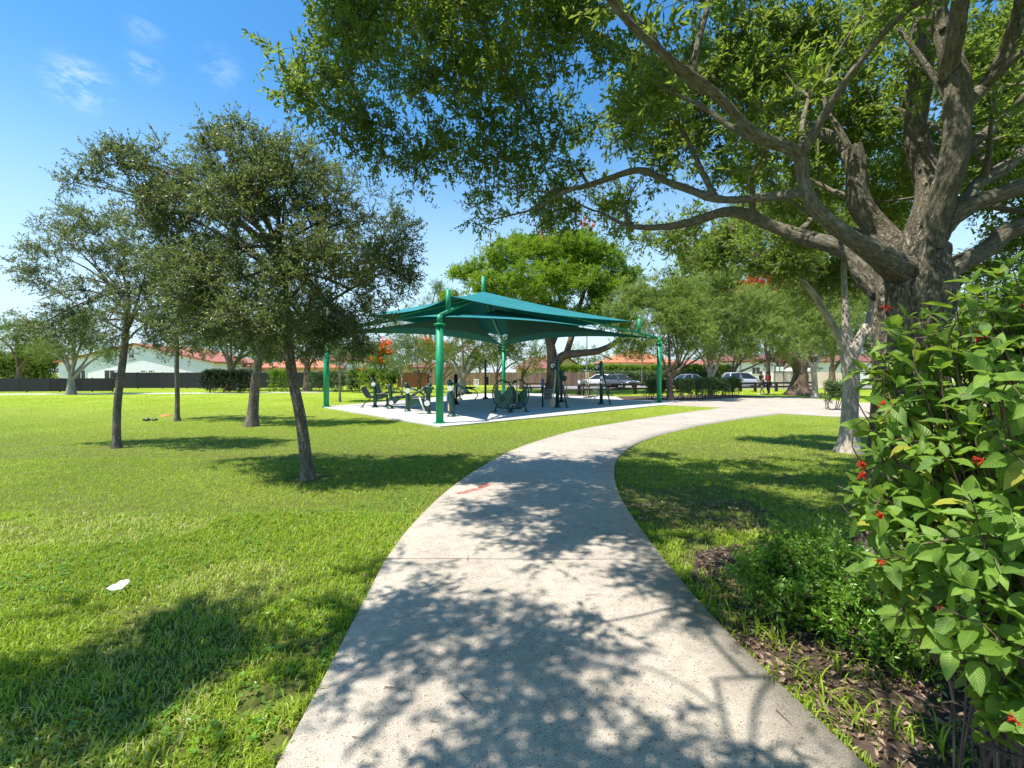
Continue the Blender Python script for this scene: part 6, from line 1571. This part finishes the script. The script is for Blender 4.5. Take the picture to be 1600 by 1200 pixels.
# ------------------------------------------------------------------ cars
def loft(m, st):
    k = len(st[0]); v = [p for s in st for p in s]
    f = [(i * k + j, i * k + (j + 1) % k, (i + 1) * k + (j + 1) % k, (i + 1) * k + j) for i in range(len(st) - 1) for j in range(k)]
    f += [tuple(range(k - 1, -1, -1)), tuple((len(st) - 1) * k + j for j in range(k))]
    m._add(v, f, True); m.sm[-1] = m.sm[-2] = False
def car(label, loc, rz, paint, suv=False):
    t = thing('parked_car', label, 'car', loc, rz, 'cars parked beyond the rail fence')
    hr = 1.62 if suv else 1.44; belt = .98 if suv else .90; W = .92
    m = MB(); st = []
    prof = [(-2.28, .42, .62, .78), (-2.22, .30, .80, .86), (-2.0, .26, .92, .91), (-1.5, .24, belt, W), (-.6, .24, belt + .0, W), (.6, .24, belt - .02, W), (1.1, .24, belt - .06, W), (1.7, .26, belt - .12, .90), (2.1, .28, belt - .22, .84), (2.27, .36, belt - .34, .74), (2.31, .44, .56, .66)]
    for x, zb, zt, hw in prof:
        st.append([(x, -hw * .88, zb), (x, hw * .88, zb), (x, hw, zb + .14), (x, hw, (zb + zt) / 2), (x, hw * .96, zt - .08), (x, hw * .80, zt), (x, -hw * .80, zt), (x, -hw * .96, zt - .08), (x, -hw, (zb + zt) / 2), (x, -hw, zb + .14)])
    loft(m, st); m.build('body', paint, t)
    # greenhouse: dark glass block, painted roof and pillars
    fx, rx = (1.0, -2.1) if suv else (1.0, -1.75); tf, trr = .15, (-1.75 if suv else -.95)
    g = MB(); g._add([(rx, -.80, belt - .04), (fx, -.80, belt - .08), (fx, .80, belt - .08), (rx, .80, belt - .04), (trr, -.62, hr - .05), (tf, -.62, hr - .05), (tf, .62, hr - .05), (trr, .62, hr - .05)],
                     [(0, 3, 2, 1), (4, 5, 6, 7), (0, 1, 5, 4), (1, 2, 6, 5), (2, 3, 7, 6), (3, 0, 4, 7)]); g.build('windows', M['glass_dark'], t)
    m = MB(); sts = []
    for x, z, hw in [(trr - .12, hr - .09, .60), (trr + .1, hr - .03, .64), ((tf + trr) / 2, hr, .66), (tf - .05, hr - .03, .64), (tf + .1, hr - .08, .60)]:
        sts.append([(x, -hw, z - .05), (x, hw, z - .05), (x, hw * .96, z), (x, hw * .7, z + .025), (x, -hw * .7, z + .025), (x, -hw * .96, z)])
    loft(m, sts)
    for s in (-1, 1):
        for a, b in (((fx, .81), (tf, .63)), ((rx, .81), (trr, .63)), (((fx + rx) / 2 - .1, .815), ((tf + trr) / 2, .64))):
            m.tube([(a[0], s * a[1], belt - .06), (b[0], s * b[1], hr - .05)], .05, 6)
    m.build('roof', paint, t)
    for x in (-1.42, 1.42):
        for s in (-1, 1):
            m = MB(); m.tube([(x, s * .68, .34), (x, s * .70, .34), (x, s * .90, .34), (x, s * .935, .34)], [.31, .34, .34, .31], 20); wl = m.build('wheel', M['tyre'], t)
            m = MB(); m.tube([(x, s * .90, .34), (x, s * .945, .34)], [.22, .2], 12); m.build('rim', M['rim'], wl)
    for s in (-1, 1):
        m = MB(); m.box((2.19, s * .62, .66), (.16, .3, .12), 0, .04); m.build('headlight', M['lamp_lens'], t)
        m = MB(); m.box((-2.21, s * .62, .76 if not suv else .88), (.14, .36, .13), 0, .04); m.build('taillight', M['red_light'], t)
        m = MB(); m.box((.85, s * .98, belt + .06), (.12, .18, .13), 0, .04); m.build('mirror', paint, t)
    m = MB(); m.box((2.27, 0, .42), (.1, 1.1, .14), 0, .03); m.build('grille', M['black_plastic'], t)
    return t
car('white coupe parked tail-on before the tan board fence', (HX(936, 52), 52, .01), R(155), M['car_white'])
car('dark grey car facing the park beside the white coupe', (HX(966, 50), 49.5, .01), R(-62), M['car_grey'])
car('pale grey sedan parked behind the leggy shrub row', (HX(1084, 50), 50.5, .01), R(12), M['car_dark'])
car('silver suv parked side-on behind the two people', (HX(1163, 50), 50, .01), R(2), M['car_silver'], True)
car('white car half hidden beyond the cream wall', (HX(1300, 56), 56, .01), R(20), M['car_white'])

# ------------------------------------------------------------------ two people by the rail fence
def skin_mesh(name, nodes, edges, radii, mat, parent, sub=2):
    me = bpy.data.meshes.new(name); me.from_pydata(nodes, edges, []); o = bpy.data.objects.new(name, me); COL.objects.link(o)
    md = o.modifiers.new('s', 'SKIN'); md.use_smooth_shade = True
    for i, r in enumerate(radii):
        sv = me.skin_vertices[0].data[i]; sv.radius = (r, r) if not hasattr(r, '__len__') else r
    me.skin_vertices[0].data[0].use_root = True
    o.modifiers.new('u', 'SUBSURF').levels = sub; o.modifiers['u'].render_levels = sub
    dg = bpy.context.evaluated_depsgraph_get(); m2 = bpy.data.meshes.new_from_object(o.evaluated_get(dg)); m2.name = name
    bpy.data.objects.remove(o); m2.materials.clear(); m2.materials.append(mat)
    m2.polygons.foreach_set('use_smooth', np.ones(len(m2.polygons), bool))
    o = bpy.data.objects.new(name, m2); COL.objects.link(o); o.parent = parent; return o
def person(label, loc, rz, skin, shirt, bottom, stride, lean, arms, shorts, hairlen):
    t = thing('person', label, 'person', loc, rz)
    hipz = .90; L0 = lean
    n = {'pel': (0, 0, hipz), 'wai': (L0 * .3, 0, 1.08), 'che': (L0 * .7, 0, 1.28), 'nek': (L0, 0, 1.44), 'hd0': (L0 * 1.1 + .01, 0, 1.53), 'hd1': (L0 * 1.15 + .015, 0, 1.62)}
    legs = {}
    for s, nm in ((-1, 'r'), (1, 'l')):
        f = stride * s
        n['h' + nm] = (0, s * .09, hipz - .05); n['k' + nm] = (f * .45 + .04, s * .095, .49); n['a' + nm] = (f, s * .10, .09 + (.05 if f < 0 else 0)); n['f' + nm] = (f + .15, s * .11, .035)
        n['s' + nm] = (L0 * .95, s * .17, 1.39); n['e' + nm] = (L0 * .8 + arms[s > 0][0], s * .23, 1.12); n['w' + nm] = (L0 * .8 + arms[s > 0][1], s * .2, arms[s > 0][2])
        w = n['w' + nm]
        n['p' + nm] = (w[0] + .035, w[1], w[2] - .07)
        for q in range(5): n['g%d%s' % (q, nm)] = (w[0] + .03 + (.02 * (q - 2)), w[1] + (.0 if q else -.03 * s), w[2] - (.15 - .012 * abs(q - 2) if q else .10))
    K = list(n); ix = {k: i for i, k in enumerate(K)}
    E = [('pel', 'wai'), ('wai', 'che'), ('che', 'nek'), ('nek', 'hd0'), ('hd0', 'hd1')]
    for nm in 'rl':
        E += [('pel', 'h' + nm), ('h' + nm, 'k' + nm), ('k' + nm, 'a' + nm), ('a' + nm, 'f' + nm), ('che', 's' + nm), ('s' + nm, 'e' + nm), ('e' + nm, 'w' + nm), ('w' + nm, 'p' + nm)] + [('p' + nm, 'g%d%s' % (q, nm)) for q in range(5)]
    rd = {'pel': .12, 'wai': .105, 'che': .125, 'nek': .055, 'hd0': .085, 'hd1': .085}
    for nm in 'rl':
        rd.update({'h' + nm: .085, 'k' + nm: .055, 'a' + nm: .038, 'f' + nm: .035, 's' + nm: .055, 'e' + nm: .04, 'w' + nm: .027, 'p' + nm: .03})
        rd.update({'g%d%s' % (q, nm): .009 for q in range(5)})
    skin_mesh('body', [n[k] for k in K], [(ix[a], ix[b]) for a, b in E], [rd[k] for k in K], skin, t)
    cl = ['che', 'wai', 'pel', 'sr', 'sl']
    def mid(a, b, u): return tuple(n[a][i] * (1 - u) + n[b][i] * u for i in range(3))
    nn = [n['che'], n['wai'], mid('wai', 'pel', .7), n['sr'], n['sl'], mid('sr', 'er', .55), mid('sl', 'el', .55), mid('che', 'nek', .6)]
    skin_mesh('shirt', nn, [(0, 1), (1, 2), (0, 3), (0, 4), (3, 5), (4, 6), (0, 7)], [.145, .13, .14, .075, .075, .062, .062, .07], shirt, t)
    u = .75 if shorts else 1.9
    nn = [n['pel'], n['hr'], n['hl']]; ee = [(0, 1), (0, 2)]; rr = [.135, .10, .10]
    for nm, b in (('r', 1), ('l', 2)):
        nn.append(mid('h' + nm, 'k' + nm, .55 if shorts else 1.0)); rr.append(.082 if shorts else .068); ee.append((b, len(nn) - 1))
        if not shorts: nn.append(mid('k' + nm, 'a' + nm, .95)); rr.append(.052); ee.append((len(nn) - 2, len(nn) - 1))
    skin_mesh('shorts' if shorts else 'trousers', nn, ee, rr, bottom, t)
    hx, hz = n['hd1'][0], n['hd1'][2]
    m = MB(); m.ball((hx - .018, 0, hz + .03), .103, 1.0, .92, 1.0, 14, 10); o = m.build('hair', M['hair'], t)
    if hairlen: m = MB(); m.ball((hx - .08, 0, hz - .1), .07, .7, 1.0, 1.9, 10, 8); m.build('hair', M['hair'], t)
    m = MB(); m.ball((hx + .088, 0, hz - .02), .018, .9, .7, 1.4, 8, 6)
    for s in (-1, 1): m.ball((hx + .0, s * .088, hz - .015), .026, .6, .4, 1.0, 8, 6)
    m.build('face', skin, t)
    m = MB()
    for s in (-1, 1): m.ball((hx + .078, s * .032, hz + .008), .011, .6, 1.2, .7, 6, 5)
    m.box((hx + .074, 0, hz - .058), (.012, .045, .008)); m.build('features', M['hair'], t)
    for nm in 'rl':
        f = n['f' + nm]; m = MB(); m.ball((f[0] - .06, f[1], .05), .06, 2.2, .85, .85, 12, 7); m.build('shoe', M['white_shoe'], t)
person('person in dark top and shorts mid-stride beside rail fence', G(1191, 617), R(190), M['skin'], M['navy_shirt'], M['dark_cloth'], .24, .10, ((-.05, .12, .98), (.1, .25, 1.0)), True, True)
person('person in red top and dark leggings beside rail fence', G(1201, 616.6), R(200), M['skin_dark'], M['red_shirt'], M['dark_cloth'], .08, .04, ((.02, .18, 1.02), (.04, .16, 1.04)), False, False)

# ------------------------------------------------------------------ far trees closing the horizon
k = 0
for x, d, lab, hh in [(-160, 70, 'far dark tree beyond the left frame edge', 60), (60, 78, 'far rounded tree behind the white gabled house', 52), (270, 84, 'far tree above the red tile verge', 40), (420, 80, 'far tree over the peach house', 44), (560, 82, 'far tree behind orange blossom shrub', 46),
                      (600, 90, 'far low tree left of the feathery evergreen', 34), (750, 92, 'far tree seen beneath the poinciana', 34), (930, 100, 'far tree behind the yellow house', 40), (1120, 98, 'far tree over the pale roofs', 60), (1260, 95, 'far tree behind white street houses', 66), (1420, 90, 'far tall tree behind the right hand trees', 90), (1560, 85, 'far tall tree past the right edge', 100), (1700, 80, 'far tree outside the right edge', 100)]:
    y0 = 582 - hh
    generic('far_tree', lab, x, d, 2.5, .3, [(x, y0 + 14, 0, hh * .42), (x - hh * .6, y0 + hh * .5, 1, hh * .4), (x + hh * .6, y0 + hh * .45, 1, hh * .4), (x, y0 + hh * .65, 0, hh * .4)], M['far_leaf'], 'brown_bark', 200 + k, ncl=30, group='far trees on the horizon', leaf=(.26, .12), tl=.8, per=7)
    k += 1
SKY_STR, SUN_STR, SKY_SAT, EXPO = 0.112, 3.7, 1.3, 1.12
# ------------------------------------------------------------------ sky, sun, camera
EL, TR = R(65), R(25)                 # sun height; light travels to the right and a little away from the viewer
w = bpy.data.worlds.new('World'); SC.world = w; w.use_nodes = True
nt = w.node_tree
for n in list(nt.nodes): nt.nodes.remove(n)
sky = nt.nodes.new('ShaderNodeTexSky'); sky.sky_type = 'NISHITA'; sky.sun_disc = False
sky.sun_elevation = EL; sky.sun_rotation = R(270) - TR; sky.altitude = 0; sky.air_density = 1.0; sky.dust_density = 0.0; sky.ozone_density = 1.5
hs = nt.nodes.new('ShaderNodeHueSaturation'); hs.inputs['Saturation'].default_value = SKY_SAT; hs.inputs['Value'].default_value = 1.0; hs.inputs['Hue'].default_value = 0.494
nt.links.new(sky.outputs[0], hs.inputs['Color'])
# the sky low over the horizon is pale blue here, not yellow
tg = nt.nodes.new('ShaderNodeTexCoord'); sz = nt.nodes.new('ShaderNodeSeparateXYZ'); nt.links.new(tg.outputs['Generated'], sz.inputs[0])
mr = nt.nodes.new('ShaderNodeMapRange'); mr.interpolation_type = 'SMOOTHSTEP'; mr.inputs[1].default_value = 0.0; mr.inputs[2].default_value = 0.50; mr.inputs[3].default_value = .9; mr.inputs[4].default_value = 0; nt.links.new(sz.outputs[2], mr.inputs[0])
lo = nt.nodes.new('ShaderNodeMix'); lo.data_type = 'RGBA'; nt.links.new(mr.outputs[0], lo.inputs[0]); nt.links.new(hs.outputs[0], lo.inputs[6]); lo.inputs[7].default_value = (3.3, 4.3, 5.2, 1)
# a few faint cirrus wisps
tc = nt.nodes.new('ShaderNodeTexCoord')
def wisp(prev, x, y, r, amt):
    d = Vector(((x - 800) / F, 1.0, -(y - YH) / F)).normalized()
    dt = nt.nodes.new('ShaderNodeVectorMath'); dt.operation = 'DISTANCE'; nt.links.new(tc.outputs['Generated'], dt.inputs[0]); dt.inputs[1].default_value = d
    nz = nt.nodes.new('ShaderNodeTexNoise'); nz.inputs['Scale'].default_value = 26; nz.inputs['Detail'].default_value = 9; nz.inputs['Roughness'].default_value = .68
    mp = nt.nodes.new('ShaderNodeMapping'); mp.inputs['Scale'].default_value = (1, 1, 2.2); nt.links.new(tc.outputs['Generated'], mp.inputs[0]); nt.links.new(mp.outputs[0], nz.inputs['Vector'])
    a = nt.nodes.new('ShaderNodeMapRange'); a.inputs[1].default_value = r; a.inputs[2].default_value = 0; a.inputs[3].default_value = 0; a.inputs[4].default_value = 1; a.interpolation_type = 'SMOOTHSTEP'; nt.links.new(dt.outputs['Value'], a.inputs[0])
    b = nt.nodes.new('ShaderNodeMapRange'); b.inputs[1].default_value = .42; b.inputs[2].default_value = .75; nt.links.new(nz.outputs['Fac'], b.inputs[0])
    m = nt.nodes.new('ShaderNodeMath'); m.operation = 'MULTIPLY'; nt.links.new(a.outputs[0], m.inputs[0]); nt.links.new(b.outputs[0], m.inputs[1])
    m2 = nt.nodes.new('ShaderNodeMath'); m2.operation = 'MULTIPLY'; nt.links.new(m.outputs[0], m2.inputs[0]); m2.inputs[1].default_value = amt
    mx = nt.nodes.new('ShaderNodeMix'); mx.data_type = 'RGBA'; nt.links.new(m2.outputs[0], mx.inputs[0]); nt.links.new(prev, mx.inputs[6]); mx.inputs[7].default_value = (6.5, 6.8, 7.2, 1)
    return mx.outputs[2]
c = lo.outputs[2]
for q in ((122, 130, .052, .55), (225, 104, .032, .4), (225, 45, .035, .2), (345, 105, .045, .2)): c = wisp(c, *q)
bg = nt.nodes.new('ShaderNodeBackground'); bg.inputs[1].default_value = SKY_STR; nt.links.new(c, bg.inputs[0])
ow = nt.nodes.new('ShaderNodeOutputWorld'); nt.links.new(bg.outputs[0], ow.inputs[0])

sd = bpy.data.lights.new('sun', 'SUN'); sd.energy = SUN_STR; sd.angle = R(0.45); sd.color = (1.0, 0.955, 0.88)
so = bpy.data.objects.new('sun', sd); COL.objects.link(so); so.location = (-20, -8, 50)
trav = Vector((math.cos(EL) * math.cos(TR), math.cos(EL) * math.sin(TR), -math.sin(EL)))
so.rotation_euler = trav.to_track_quat('-Z', 'Y').to_euler()

cd = bpy.data.cameras.new('camera'); cd.sensor_width = 36; cd.sensor_fit = 'HORIZONTAL'; cd.lens = 36 * F / 1600
cd.shift_y = -(600 - YH) / 1600; cd.clip_start = .05; cd.clip_end = 2000
co_ = bpy.data.objects.new('camera', cd); COL.objects.link(co_); co_.location = (0, 0, H); co_.rotation_euler = (R(90), 0, 0)
SC.camera = co_
SC.view_settings.view_transform = 'Standard'; SC.view_settings.look = 'None'; SC.view_settings.exposure = EXPO; SC.view_settings.gamma = 1.0; SC.view_settings.use_curve_mapping = False
try:
    SC.cycles.max_bounces = 6; SC.cycles.diffuse_bounces = 3; SC.cycles.glossy_bounces = 2; SC.cycles.transmission_bounces = 4; SC.cycles.transparent_max_bounces = 8; SC.cycles.use_denoising = True
    SC.cycles.sample_clamp_indirect = 6
except Exception: pass
